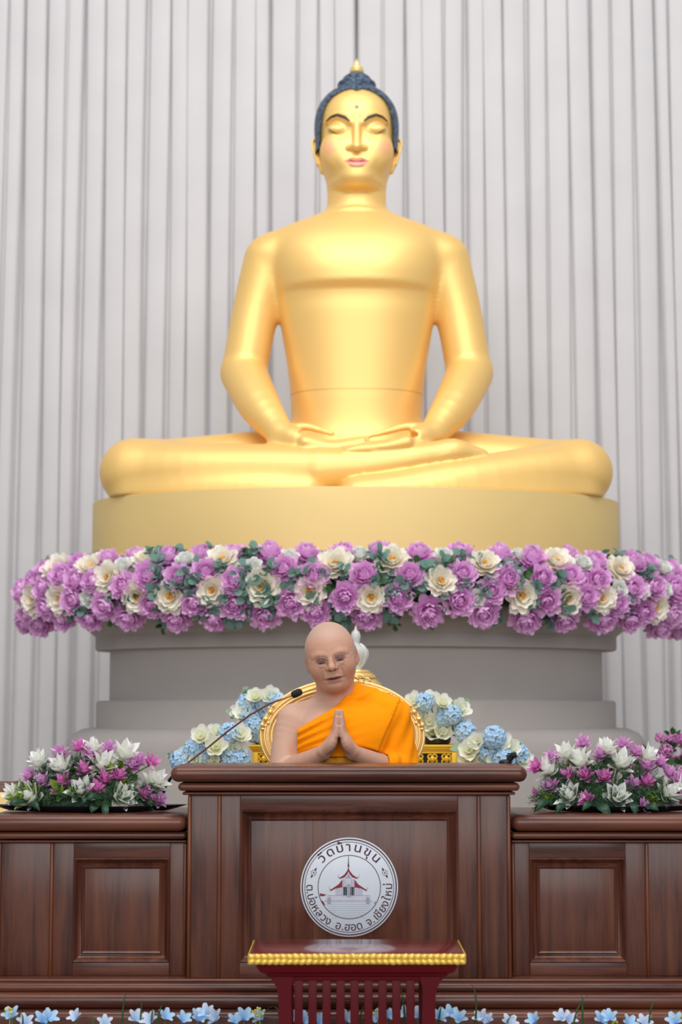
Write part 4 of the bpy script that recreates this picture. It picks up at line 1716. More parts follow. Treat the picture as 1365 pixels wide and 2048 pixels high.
# ------------------------------------------------------------------ the seated monk
vcol_mat('skin', 0.52, 0.0, sss=0.12, bump=0.06, bscale=260, spec=0.4)
M('robe_orange', (255, 148, 0), 0.85, var=0.04, scale=6, bump=0.08, bscale=500, spec=0.15)
M('robe_under', (214, 150, 20), 0.7, var=0.06, scale=8, bump=0.1, bscale=400)
M('wire_gold', (216, 196, 176), 0.35, metal=0.5, var=0.03)
MY = 5.86                          # distance of the monk's spine


def r_(px, Y=MY):
    return px / F * Y


monk = thing('person', (at(685, 1500, MY)[0], MY + .05, .0), 'shaven-headed person in an orange robe, eyes closed, palms pressed together', 'person')

# head frame: bowed, tilted and slightly turned
HEAD_C = at(664, 1321, MY - .05)
Rh = Matrix.Rotation(math.radians(-10), 3, 'Y') @ Matrix.Rotation(math.radians(-2), 3, 'Z') @ Matrix.Rotation(math.radians(10), 3, 'X')
RH = np.array(Rh)
HS = 1.008                          # head size


def hl(x, y, z):
    """head-local metres (x to the viewer's right, y backwards, z up) -> world"""
    return HEAD_C + RH @ (np.array([x, y, z]) * HS)


def fz(z):
    """face features sit a little higher and closer than on the first sketch"""
    return z * .87 + .0134


fm = Field((at(520, 1500, MY)[0], MY - .34, .50), (at(850, 1500, MY)[0], MY + .24, 1.19), 0.0026)


def hell(c, r, k=0.0, mode='u', tilt=0.0):
    R = RH
    if tilt:
        R = RH @ np.array(Matrix.Rotation(tilt, 3, 'Y'))
    fm.ell(hl(*c), np.array(r) * HS, k * HS, mode, R)


def hchain(pts, rads, k=0.0, mode='u'):
    fm.chain([hl(*p_) for p_ in pts], [q_ * HS for q_ in rads], k * HS, mode)


hell((0, .014, .036), (.0735, .095, .080))
hell((0, -.030, .034), (.068, .060, .068), .03)
hell((0, -.028, -.012), (.062, .060, .066), .03)
EXS = .0275                          # eye spacing
for s in (-1, 1):
    hchain([(s * .053, .005, -.012), (s * .043, -.018, -.046), (s * .018, -.062, -.070)], [.016, .016, .014], .025)
    hell((s * .038, -.056, fz(-.032)), (.025, .026, .028), .025)
hell((0, -.076, fz(-.094)), (.020, .017, .014), .02)
hell((0, -.040, fz(-.086)), (.032, .045, .019), .025)
hell((0, -.078, fz(-.057)), (.031, .018, .023), .02)
for s in (-1, 1):
    hell((s * EXS, -.101, fz(.007)), (.0185, .016, .0115), .014, 's')
    hell((s * EXS, -.0735, fz(.006)), (.0160, .0160, .0108), .003)
    hchain([(s * .046, -.073, fz(.020)), (s * .031, -.084, fz(.025)), (s * .014, -.087, fz(.019))], [.0045, .005, .004], .014)
    hell((s * EXS, -.080, fz(-.013)), (.0145, .008, .0048), .005)
hchain([(0, -.085, fz(.024)), (0, -.092, fz(.005)), (0, -.104, fz(-.021))], [.0078, .0078, .0110], .009)
for s in (-1, 1):
    hell((s * .0128, -.093, fz(-.025)), (.0085, .010, .0072), .005)
    hell((s * .0075, -.1035, fz(-.0340)), (.0050, .006, .0040), .0025, 's')
hchain([(-.027, -.085, fz(-.060)), (-.009, -.097, fz(-.0545)), (0, -.0985, fz(-.0565)), (.009, -.097, fz(-.0545)), (.027, -.085, fz(-.060))], [.002, .0042, .0038, .0042, .002], .004)
hchain([(-.022, -.087, fz(-.067)), (-.008, -.0955, fz(-.0695)), (.008, -.0955, fz(-.0695)), (.022, -.087, fz(-.067))], [.002, .0048, .0048, .002], .004)
for s in (-1, 1):
    hell((s * .0760, .014, .008), (.0065, .018, .028), .007, tilt=-s * .14)
    hell((s * .0825, .004, .011), (.0045, .010, .017), .004, 's')
    hell((s * .0725, -.001, -.016), (.0065, .009, .010), .007)
# creases pressed into the front of the face: (polyline in head-local x, z; depth; width)
def crease(lines):
    lo_ = hl(0, 0, 0) - .13
    hi_ = hl(0, 0, 0) + .13
    sl, X_, Y_, Z_ = fm.block(lo_, hi_)
    x_, y_, z_ = [(X_ - HEAD_C[0]) * RH[0, i] + (Y_ - HEAD_C[1]) * RH[1, i] + (Z_ - HEAD_C[2]) * RH[2, i] for i in range(3)]
    x_, y_, z_ = x_ / HS, y_ / HS, z_ / HS
    front = y_ < -.045
    tot = np.zeros_like(x_)
    for pts, dep, wd in lines:
        best = np.full_like(x_, 9.0)
        for (a0, a1), (b0, b1) in zip(pts[:-1], pts[1:]):
            L2 = (b0 - a0) ** 2 + (b1 - a1) ** 2
            t_ = np.clip(((x_ - a0) * (b0 - a0) + (z_ - a1) * (b1 - a1)) / L2, 0, 1)
            best = np.minimum(best, (x_ - a0 - t_ * (b0 - a0)) ** 2 + (z_ - a1 - t_ * (b1 - a1)) ** 2)
        tot += dep * np.exp(-best / wd ** 2)
    fm.f[sl] += (tot * front).astype(np.float32)


cl = []
for s in (-1, 1):
    cl.append(([(s * (EXS - .013), fz(-.0005)), (s * (EXS - .004), fz(-.0045)), (s * (EXS + .006), fz(-.0055)), (s * (EXS + .017), fz(-.002))], .0020, .0019))
    cl.append(([(s * (EXS - .014), fz(-.012)), (s * EXS, fz(-.0195)), (s * (EXS + .015), fz(-.015))], .0011, .0028))
    cl.append(([(s * (EXS - .014), fz(.012)), (s * EXS, fz(.0165)), (s * (EXS + .016), fz(.011))], .0014, .0026))
    cl.append(([(s * .018, fz(-.020)), (s * .029, fz(-.042)), (s * .035, fz(-.066))], .0016, .0034))
    cl.append(([(s * .0045, fz(.020)), (s * .006, fz(.034))], .0008, .0022))
    cl.append(([(s * .031, fz(-.062)), (s * .033, fz(-.070))], .0014, .003))
cl.append(([(-.029, fz(-.0645)), (-.012, fz(-.0615)), (0, fz(-.0625)), (.012, fz(-.0615)), (.029, fz(-.0645))], .0030, .0020))
cl.append(([(-.016, fz(-.080)), (.016, fz(-.080))], .0016, .005))
cl.append(([(-.035, .062), (0, .058), (.035, .062)], .0004, .0035))
crease(cl)
# neck and torso
NB = at(676, 1420, MY + .01)
fm.cone(hl(0, .022, -.035), NB, .057, .062, .02)
fm.cone(hl(0, -.02, -.068), at(678, 1418, MY - .035), .022, .026, .025)
TX = at(684, 1500, MY)[0]
TT = [(1404, 40, .060, .07), (1418, 70, .088, .09), (1436, 90, .108, .10), (1460, 100, .120, .10), (1510, 99, .122, .10), (1580, 100, .130, .11), (1650, 106, .145, .12), (1700, 108, .15, .12)]
fm.loft([at(684, t[0], MY)[2] for t in TT], [r_(t[1]) for t in TT], [t[2] for t in TT], [t[3] for t in TT], TX, MY, 2.3, .03)
for s, sh in ((-1, (593, 1438)), (1, (779, 1432))):
    fm.chain([at(676 + s * 28, 1414, MY + .02), at(sh[0] - s * 4, sh[1] - 1, MY)], [r_(24), r_(31)], .03)
EL, WL = at(564, 1552, MY - .06), at(647, 1505, MY - .165)
ER, WR = at(804, 1552, MY - .03), at(706, 1505, MY - .165)
fm.chain([at(586, 1444, MY - .01), at(571, 1492, MY - .035), EL], [r_(33), r_(27), r_(26)], .02)
fm.chain([at(786, 1434, MY), at(798, 1492, MY - .005), ER], [r_(34), r_(29), r_(26)], .02)
fm.chain([EL, EL * .55 + WL * .45, WL], [r_(26), r_(23), r_(14.5)], .012)
fm.chain([ER, ER * .55 + WR * .45, WR], [r_(26), r_(23), r_(14.5)], .012)
# hands pressed together, little-finger edge to the viewer
PYF = MY - .205                     # depth of the little fingers
for s, W in ((-1, WL), (1, WR)):
    def hpx(a, b, Y):
        return at(678.5 + s * a, b, Y)
    # palm, leaning outwards towards the wrist
    fm.chain([W, hpx(17, 1488, PYF + .035), hpx(9, 1466, PYF + .035)], [r_(14), r_(13.5), r_(7.5)], .008)
    fm.chain([W + np.array([0, -.018, .002]), hpx(16, 1488, PYF + .006), hpx(8, 1466, PYF + .004)], [r_(9), r_(10.5), r_(6)], .008)
    fm.chain([W + np.array([0, .012, .004]), hpx(16, 1484, PYF + .06), hpx(9, 1466, PYF + .06)], [r_(9), r_(9.5), r_(6)], .008)
    tips = [((7, 1472), (5.6, 1462), (4.0, 1453)), ((8, 1466), (6, 1448), (4.2, 1435)), ((8.5, 1464), (6, 1440), (4.2, 1423)), ((8.5, 1464), (6.2, 1444), (4.6, 1428))]
    rad = [(6.0, 5.2, 4.2), (6.4, 5.6, 4.4), (6.6, 5.8, 4.6), (6.6, 5.8, 4.6)]
    for i in range(4):
        yy = PYF + .0005 + .0185 * i
        fm.chain([hpx(a, b, yy) for a, b in tips[i]], [r_(q_) for q_ in rad[i]], .0025)
    fm.chain([hpx(14, 1490, PYF + .07), hpx(8, 1472, PYF + .085), hpx(5, 1456, PYF + .088)], [r_(8), r_(6.6), r_(4.8)], .005)

SKIN = np.array(lin((203, 162, 141)))


def skin_col(v):
    c = np.tile(SKIN, (len(v), 1))
    lo = ((v - HEAD_C) @ RH) / HS

    def mix(mask, col):
        c[:] = c * (1 - mask[:, None]) + np.array(lin(col)) * mask[:, None]

    def blob(cx, cy, cz, rx, ry, rz):
        d = np.sqrt(((lo[:, 0] - cx) / rx) ** 2 + ((lo[:, 1] - cy) / ry) ** 2 + ((lo[:, 2] - cz) / rz) ** 2)
        return 1 - sstep(d, .45, 1.0)
    # face a little redder than the shoulders, shaved scalp greyer
    face = sstep(lo[:, 2], -.11, -.085) * (np.abs(lo[:, 0]) < .1)
    mix(.6 * face, (194, 142, 116))
    scalp = face * np.maximum(sstep(lo[:, 2], .060, .098), sstep(np.abs(lo[:, 0]) * 1.0 + lo[:, 1] * .55, .058, .078) * sstep(lo[:, 2], .0, .03))
    mix(.5 * scalp, (174, 156, 144))
    for s in (-1, 1):  # lid, bag, fold and nostril tones: skin colour plus painted-in shade
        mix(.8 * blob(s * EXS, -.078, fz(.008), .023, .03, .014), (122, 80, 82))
        mix(.9 * blob(s * EXS, -.083, fz(-.005), .020, .03, .0042), (52, 30, 32))
        mix(.6 * blob(s * (EXS + .002), -.08, fz(-.021), .018, .03, .004), (138, 92, 84))
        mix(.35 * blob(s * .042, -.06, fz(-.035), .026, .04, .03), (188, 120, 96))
        mix(.9 * blob(s * .0075, -.1035, fz(-.0345), .0062, .012, .0050), (50, 22, 20))
        mix(.45 * blob(s * .081, .01, .008, .02, .03, .032), (190, 108, 82))
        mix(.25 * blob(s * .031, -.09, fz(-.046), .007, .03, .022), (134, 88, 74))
    mix(.8 * blob(0, -.095, fz(-.0625), .034, .03, .0105), (128, 72, 72))
    mix(.9 * blob(0, -.098, fz(-.0625), .033, .03, .0030), (54, 26, 28))
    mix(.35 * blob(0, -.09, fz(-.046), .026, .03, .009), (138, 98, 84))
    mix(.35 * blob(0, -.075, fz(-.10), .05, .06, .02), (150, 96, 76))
    # forearms and hands a touch browner
    hz = (v[:, 1] < MY - .10) * (v[:, 2] < at(680, 1410, MY)[2])
    mix(.45 * hz.astype(float), (178, 130, 108))
    return c


mv, mq = fm.surface()
body = link('body', grid_mesh('body', mv, mq, wloc(monk), skin_col, relax=1), 'skin', monk)

# ---- robe: cloth over the torso, one shoulder and the sleeve, with folds
A1, A2 = at(592, 1460, MY - .10), at(698, 1397, MY - .08)     # upper edge from armpit to the far side of the neck
ex = A2 - A1
ed = np.array([ex[0], ex[2]]) / math.hypot(ex[0], ex[2])
en = np.array([-ed[1], ed[0]])                                # points up-left, off the robe
fb = Field((at(520, 1500, MY)[0], MY - .34, .01), (at(850, 1500, MY)[0], MY + .24, 1.06), 0.0042)
GR = .010
fb.loft([at(684, t[0], MY)[2] for t in TT], [r_(t[1]) for t in TT], [t[2] for t in TT], [t[3] for t in TT], TX, MY, 2.3, 0, grow=GR)
fb.chain([at(702, 1396, MY + .02), at(740, 1412, MY + .01), at(781, 1433, MY)], [r_(32), r_(35), r_(38)], .03)
fb.chain([at(784, 1438, MY), at(795, 1492, MY - .005), at(800, 1550, MY - .02)], [r_(38), r_(37), r_(40)], .02)
# sleeve hem over the forearm
fb.chain([at(800, 1548, MY - .03), at(792, 1538, MY - .065), at(784, 1530, MY - .085)], [r_(36), r_(28), r_(24)], .012)
# the folded front layer, ending in a straight edge down the shoulder
B1, B2 = at(800, 1396, MY - .03), at(752, 1512, MY - .12)
be = np.array([B2[0] - B1[0], B2[2] - B1[2]])
be = be / np.linalg.norm(be)
bn = np.array([-be[1], be[0]])                                # sideways from that edge (towards the sleeve)
if bn[0] < 0:
    bn = -bn
lay = Field((at(520, 1500, MY)[0], MY - .34, .01), (at(850, 1500, MY)[0], MY + .24, 1.06), 0.0042)
lay.loft([at(684, t[0], MY)[2] for t in TT], [r_(t[1]) for t in TT], [t[2] for t in TT], [t[3] for t in TT], TX, MY, 2.3, 0, grow=GR + .009)
lay.chain([at(702, 1397, MY + .015), at(740, 1413, MY), at(784, 1431, MY - .012)], [r_(34), r_(37), r_(38)], .03)
gx, gy, gz = fb.coords()
X, Y, Z = gx[:, None, None], gy[None, :, None], gz[None, None, :]
side = (X - B1[0]) * bn[0] + (Z - B1[2]) * bn[1]
cutf = np.maximum(lay.f, np.maximum(side + 0 * Y, Y - (MY + .03)))
kk = .003
fb.f = np.minimum(fb.f, cutf) - np.maximum(kk - np.abs(fb.f - cutf), 0) ** 2 / (4 * kk)
# folds: ridges that run along the edge and fan out towards the lower left
off = (X - A1[0]) * en[0] + (Z - A1[2]) * en[1]               # 0 on the edge, negative below it
alo = (X - A1[0]) * ed[0] + (Z - A1[2]) * ed[1]
fan = off / (1 + 2.2 * np.clip(alo, 0, .4))
wgt = np.clip(1.15 - alo / .17, 0.10, 1) * np.clip(1 + off / .22, 0, 1) * (side < 0)
fb.f = fb.f + (0.0040 * np.sin(fan * 2 * PI / .021 + 1.0 + 14 * alo) * wgt + 0 * Y).astype(np.float32)
slv = (side > 0)
fb.f = fb.f + (.0022 * np.sin((X * .8 - Z * .55 + Y * .5) * 2 * PI / .05) * slv).astype(np.float32)
# a soft roll along the upper edge
roll = np.exp(-((off + .014) / .008) ** 2)
fb.f = fb.f - (.003 * roll + 0 * Y).astype(np.float32)
# cut off what lies above the edge (only in front and over the bare shoulder)
N1, N2 = at(690, 1402, MY - .07), at(713, 1352, MY - .02)     # the edge turns up beside the neck
nv_ = np.array([-(N2[2] - N1[2]), N2[0] - N1[0]])
nv_ = nv_ / np.linalg.norm(nv_)
if nv_[0] > 0:
    nv_ = -nv_
off2 = (X - N1[0]) * nv_[0] + (Z - N1[2]) * nv_[1]
kq = .03
offm = np.minimum(off, off2) - np.maximum(kq - np.abs(off - off2), 0) ** 2 / (4 * kq)
fb.f = np.maximum(fb.f, (offm + 0 * Y).astype(np.float32))
# keep the hands and forearms free of cloth
armcut = lambda a, b, ra, rb: fb.cone(a, b, ra, rb, .004, 's')
armcut(EL, WL, r_(28), r_(19))
fb.f = np.maximum(fb.f, np.where(Y < MY + .02, at(594.5, 1480, MY - .1)[0] - X + 0 * Z, -1.0).astype(np.float32))
armcut(WR, WR * .30 + ER * .70, r_(18), r_(26))
armcut(WL, at(672, 1470, PYF + .03), r_(16), r_(12))
armcut(WR, at(685, 1470, PYF + .03), r_(16), r_(12))
fb.f = np.maximum(fb.f, np.where(Y < MY - .06, at(684, 1512, MY)[2] - Z - .35 * np.clip(np.abs(X - TX) - .05, 0, 1), -1.0).astype(np.float32))
rv_, rq_ = fb.surface()
robe = link('robe', grid_mesh('robe', rv_, rq_, wloc(monk), None, relax=1), 'robe_orange', monk)
# ---- lower robe over lap and legs, a browner yellow cloth
fw_ = Field((TX - .30, MY - .55, .0), (TX + .30, MY + .24, at(684, 1500, MY)[2]), 0.008)
fw_.loft([at(684, t[0], MY)[2] for t in TT[4:]], [r_(t[1]) - .002 for t in TT[4:]], [t[2] + .006 for t in TT[4:]], [t[3] for t in TT[4:]], TX, MY, 2.3, 0)
fw_.ell((TX, MY, .50), (.20, .17, .09), .05)
for s in (-1, 1):
    fw_.chain([(TX + s * .09, MY, .50), (TX + s * .13, MY - .17, .47), (TX + s * .14, MY - .19, .42), (TX + s * .13, MY - .15, .09)], [.095, .08, .075, .07], .05)
    fw_.ell((TX + s * .13, MY - .17, .05), (.05, .10, .045), .02)
gx, gy, gz = fw_.coords()
fw_.f = fw_.f + (.003 * np.sin(gx[:, None, None] * 2 * PI / .045 + 6 * gz[None, None, :]) + 0 * gy[None, :, None]).astype(np.float32)
lv_, lq_ = fw_.surface()
link('lower_robe', grid_mesh('lower_robe', lv_, lq_, wloc(monk), None, relax=1), 'robe_under', monk)

# ---- thin wire glasses
m_, nt_, p_ = new_mat('lens_glass')
out_ = nt_.nodes['Material Output']
tr_ = nd(nt_, 'ShaderNodeBsdfTransparent')
gl_ = nd(nt_, 'ShaderNodeBsdfGlossy')
gl_.inputs['Roughness'].default_value = 0.02
fr_ = nd(nt_, 'ShaderNodeFresnel')
mx_ = nd(nt_, 'ShaderNodeMixShader')
nt_.links.new(fr_.outputs[0], mx_.inputs[0])
nt_.links.new(tr_.outputs[0], mx_.inputs[1])
nt_.links.new(gl_.outputs[0], mx_.inputs[2])
nt_.links.new(mx_.outputs[0], out_.inputs[0])
gls = thing('eyeglasses', hl(0, -.105, .0), 'thin wire-rimmed glasses worn by the person in orange', 'glasses')
for s in (-1, 1):
    rim = []
    for k in range(28):
        th = 2 * PI * k / 28
        cx_, cz_ = s * .0285 + .0190 * math.cos(th), fz(.005) + .0125 * math.sin(th)
        rim.append(hl(cx_, -.104 + .30 * max(0, abs(cx_) - .026), cz_))
    mb = MB()
    mb.tube(rim[:15], .0005, 6)
    ro = mb.build('rim', 'wire_gold', gls, 180)
    mb = MB()
    c_ = hl(s * .0285, -.1035, fz(.005))
    mb.add([c_] + rim, [(0, 1 + k, 1 + (k + 1) % 28) for k in range(28)])
    mb.build('lens', 'lens_glass', gls, 180)
    mb = MB()
    mb.tube([hl(s * .0470, -.0975, fz(.006)), hl(s * .059, -.086, .019), hl(s * .0765, -.02, .024), hl(s * .0775, .004, .024), hl(s * .0765, .016, .012)], .0006, 6)
    mb.build('temple', 'wire_gold', gls, 180)
mb = MB()
mb.tube([hl(-.0097, -.104, fz(.006)), hl(-.004, -.1085, fz(.009)), hl(.004, -.1085, fz(.009)), hl(.0097, -.104, fz(.006))], .0008, 6)
mb.build('bridge', 'wire_gold', gls, 180)

# ------------------------------------------------------------------ gold chair behind the monk
M('gold_leaf', (246, 210, 138), 0.34, metal=0.55, var=0.06, scale=20, bump=0.05, bscale=120)
M('gold_yellow', (226, 182, 52), 0.38, metal=0.35, var=0.06, scale=14)
M('hole_shade', (40, 26, 8), 0.8, var=0.1)
M('brocade', (206, 200, 200), 0.6, var=0.1, scale=60, bump=0.2, bscale=160)
M('crystal', (226, 228, 226), 0.25, var=0.03, trans=0.35, spec=0.6)
M('mic_copper', (150, 112, 100), 0.35, metal=0.6, var=0.05)
M('mic_black', (14, 16, 22), 0.75, var=0.1, scale=90, bump=0.4, bscale=600)
M('lacquer_red', (88, 8, 20), 0.4, var=0.05, scale=8, spec=0.15)
M('lacquer_top', (122, 42, 44), 0.14, var=0.04, scale=8, coat=0.7)
M('gilt_carving', (236, 200, 92), 0.4, metal=0.4, var=0.15, scale=60)
CHY = 6.16
chair = thing('throne_chair', (at(685, 1500, CHY)[0], CHY, 0), 'ornate gilded chair with an oval brocade back behind the person', 'chair')
cc = at(685, 1471, CHY)
ca, cb = pm(150, CHY), pm(97, CHY)


def oval_pts(a, b, y, n=72, lean=.12):
    return [np.array([cc[0] + a * math.cos(2 * PI * k / n), y + lean * b * math.sin(2 * PI * k / n), cc[2] + b * math.sin(2 * PI * k / n)]) for k in range(n)]


bk = MB()
bk.tube(oval_pts(ca, cb, CHY), .017, 10, closed=True)
fr = bk.build('back_frame', 'gold_leaf', chair, 180)
for da, rr_, yy in ((.019, .0055, -.006), (-.016, .0065, -.006), (.006, .005, -.017), (-.005, .004, -.018)):
    bk = MB()
    bk.tube(oval_pts(ca + da, cb + da, CHY + yy), rr_, 6, closed=True)
    bk.build('frame_bead', 'gold_leaf', fr, 180)
bk = MB()
pts = oval_pts(ca - .01, cb - .01, CHY + .004)
ctr = np.array([cc[0], CHY - .012, cc[2]])
mid = [ctr + (p - ctr) * .6 + np.array([0, -.003, 0]) for p in pts]
n = len(pts)
bk.add(pts + mid + [ctr] + [p + np.array([0, .03, 0]) for p in pts],
       [(k, (k + 1) % n, n + (k + 1) % n, n + k) for k in range(n)] + [(n + k, n + (k + 1) % n, 2 * n) for k in range(n)]
       + [tuple(range(2 * n + 1, 3 * n + 1))])
bk.build('back_cushion', 'brocade', chair, 60)


def carve(name, blobs, parent=chair):
    m = MB()
    for (px, py, a, b, c_) in blobs:
        p = at(px, py, CHY - .012)
        m.ball(p, (pm(a, CHY), pm(b, CHY), pm(c_, CHY)), 10, 7)
    return m.build(name, 'gold_leaf', parent, 180)


for s in (-1, 1):
    X_ = lambda d: 685 + s * d
    carve('carved_leaf', [(X_(144), 1424, 6, 6, 6), (X_(147), 1416, 3, 4, 3), (X_(138), 1412, 4, 4, 3)])
    carve('carved_leaf', [(X_(153), 1438, 7, 6, 5), (X_(148), 1446, 5, 5, 4)])
    carve('carved_leaf', [(X_(160), 1450, 5, 5, 6), (X_(153), 1452, 4, 5, 4), (X_(159), 1458, 6, 4, 3)])
    carve('carved_leaf', [(X_(92), 1386, 4, 4, 3), (X_(84), 1384, 3, 4, 3), (X_(99), 1389, 3, 3, 2)])
    for k, (a, b) in enumerate(((12, 1356), (24, 1360), (36, 1358), (48, 1364))):
        m = MB()
        c0 = at(X_(a), b, CHY - .01)
        m.tube([c0 + np.array([s * pm(8 * math.cos(t) * (1 - t / 9), CHY), -.004, pm(9 * math.sin(t) * (1 - t / 9), CHY)]) for t in np.linspace(0, 5.5, 14)],
               [pm(2.6 - 1.6 * i / 13, CHY) for i in range(14)], 6)
        m.build('carved_scroll', 'gold_leaf', chair, 180)
carve('crest', [(685, 1352, 9, 6, 10), (685, 1340, 5, 4, 6)])
# seat and legs, behind the desk
m = MB()
m.rbox(cc[0] - .27, cc[0] + .27, CHY - .37, CHY + .03, .33, .388, .025, 4)
m.build('seat', 'brocade', chair, 40)
m = MB()
m.rbox(cc[0] - .28, cc[0] + .28, CHY - .38, CHY + .04, .285, .335, .012, 3)
m.build('seat_rail', 'gold_leaf', chair, 40)
for sx in (-1, 1):
    for yy in (CHY - .34, CHY + .0):
        m = MB()
        m.tube([(cc[0] + sx * .25, yy, .29), (cc[0] + sx * .262, yy, .20), (cc[0] + sx * .25, yy, .08), (cc[0] + sx * .262, yy, .0)], [.032, .026, .017, .022], 10)
        m.build('leg', 'gold_leaf', chair, 60)
    m = MB()
    m.tube([(cc[0] + sx * .13, CHY, .36), (cc[0] + sx * .12, CHY - .004, cc[2] - cb * .80)], .02, 10)
    m.build('back_post', 'gold_leaf', chair, 60)

# ------------------------------------------------------------------ gold altar tables behind the chair
def altar_table(name, label, pxl, pxr, py_top, Y, depth, fret):
    xl, xr, zt = at(pxl, py_top, Y)[0], at(pxr, py_top, Y)[0], at(682, py_top, Y)[2]
    t = thing(name, ((xl + xr) / 2, Y + depth / 2, 0), label, 'table', 'gold altar tables')
    u = pm(1, Y)
    for i, (a, b, ins) in enumerate(((0, 4.5, 0), (4.5, 8, 2), (8, 11, 4.5), (11, 14, 7))):
        m = MB()
        m.rbox(xl + ins * u, xr - ins * u, Y + ins * u, Y + depth - ins * u, zt - b * u, zt - a * u - .0002, .003, 2)
        m.build('top' if i == 0 else 'moulding', 'gold_yellow', t, 40)
    # carved apron: frame and scrolls before a solid board coloured as shade in openings
    za, zb = zt - 14 * u, zt - 46 * u
    m = MB()
    m.box(xl + 14 * u, xr - 14 * u, Y + .020, Y + .030, zb, za)
    m.build('apron_back', 'hole_shade', t, 40)
    for a, b in ((zb, zb + 5 * u), (za - 3 * u, za)):
        m = MB()
        m.rbox(xl + 8 * u, xr - 8 * u, Y + .010, Y + .022, a, b, .002, 2)
        m.build('apron_rail', 'gold_yellow', t, 40)
    k = int((xr - xl) / u / 30)
    for i in range(k):
        x0 = xl + (16 + i * ((xr - xl) / u - 32) / k) * u
        w_ = ((xr - xl) / u - 32) / k * u
        m = MB()
        xc, zc_ = x0 + w_ / 2, (za + zb) / 2 + 2 * u
        m.ball((xc, Y + .014, zc_), (w_ * .22, .008, 7 * u), 10, 7)
        for sx in (-1, 1):
            for sz in (-1, 1):
                m.tube([(xc + sx * (w_ * .14 + 5 * u * math.cos(q_) * (1 - q_ / 10)) , Y + .014, zc_ + sz * (5 * u + 4.5 * u * math.sin(q_))) for q_ in np.linspace(-1.5, 4, 10)],
                       [2.4 * u - 1.2 * u * j / 9 for j in range(10)], 5)
        m.build('carved_panel', 'gold_yellow', t, 60)
    for sx in (0, 1):
        for sy in (0, 1):
            m = MB()
            x_ = xl + 8 * u if sx == 0 else xr - 20 * u
            y_ = Y + .008 if sy == 0 else Y + depth - .008 - 12 * u
            m.rbox(x_, x_ + 12 * u, y_, y_ + 12 * u, 0, za, .003, 2)
            m.build('leg', 'gold_yellow', t, 40)
    return t, zt


GT1 = 6.62
t1, z1 = altar_table('altar_table', 'carved yellow-gold altar table directly behind the oval chair', 497, 924, 1490, GT1, .34, True)
t2, z2 = altar_table('altar_table', 'lower and wider gold altar table whose leg shows past the desk', 374, 1029, 1548, 6.30, .28, True)

# ------------------------------------------------------------------ relic stand with a crystal ornament
RY = 7.2
rz = at(712, 1410, RY)[2]
rx = at(712, 1400, RY)[0]
u = pm(1, RY)
stand = thing('relic_stand', (rx, RY, 0), 'tall round tiered gold stand behind the head of the person', 'stand')
for nm, pr_ in (('foot', [(70, -1), (70, 0)]),):
    m = MB()
    m.lathe([(.10, 0), (.10, .03), (.05, .06), (.045, rz - .10), (.09, rz - .06), (.095, rz - .02), (.095, rz)], (rx, RY, 0), 32)
    m.build('column', 'gold_leaf', stand, 40)
for a, py0, py1 in ((55, 1410, 1378), (52, 1377, 1359), (41, 1358, 1346), (30, 1346, 1340)):
    m = MB()
    za, zb = at(712, py0, RY)[2], at(712, py1, RY)[2]
    h = zb - za
    m.lathe([(a * u * .9, za), (a * u, za + h * .2), (a * u, za + h * .55), (a * u * .88, za + h * .75), (a * u * .86, zb)], (rx, RY, 0), 32)
    m.build('tier', 'gold_leaf', stand, 40)
zt_ = at(712, 1340, RY)[2]
m = MB()
m.lathe([(12 * u, 0), (14 * u, 2 * u), (11 * u, 6 * u), (16 * u, 14 * u), (21 * u, 24 * u), (23 * u, 34 * u), (21 * u, 42 * u), (14 * u, 47 * u), (8 * u, 50 * u),
         (7 * u, 54 * u), (9 * u, 60 * u), (10 * u, 68 * u), (8 * u, 75 * u), (3 * u, 80 * u), (1 * u, 88 * u)], (rx, RY, zt_ + .0005), 24)
cr = tag(m.build('crystal_ornament', 'crystal', None, 60), 'pale frosted glass ornament on the tiered gold stand', 'ornament')
cr.location = (0, 0, 0)
ribs = MB()
for k in range(8):
    th = k * PI / 4 + .2
    ribs.tube([(rx + a_ * u * math.cos(th), RY + a_ * u * math.sin(th), zt_ + b_ * u) for a_, b_ in ((12, 6), (19, 16), (24, 28), (24, 38), (18, 46), (10, 52))], 2.0 * u, 5)
ro = ribs.build('rib', 'crystal', cr, 60)
ro['kind'] = 'stuff'

# ------------------------------------------------------------------ blue and white flower bunches on the altar tables
HYD = [hydrangea(i, 'petal_blue') for i in (1, 2)]
MAG = [magnolia(i, 'petal_ivory') for i in (1, 2, 3)]
SAGE = [sprig(i, 'leaf_sage', 8, .9, .24) for i in (1, 2)]
LEAF_S = leaf_mesh('leaf_sage', 1.0, .36, .6)


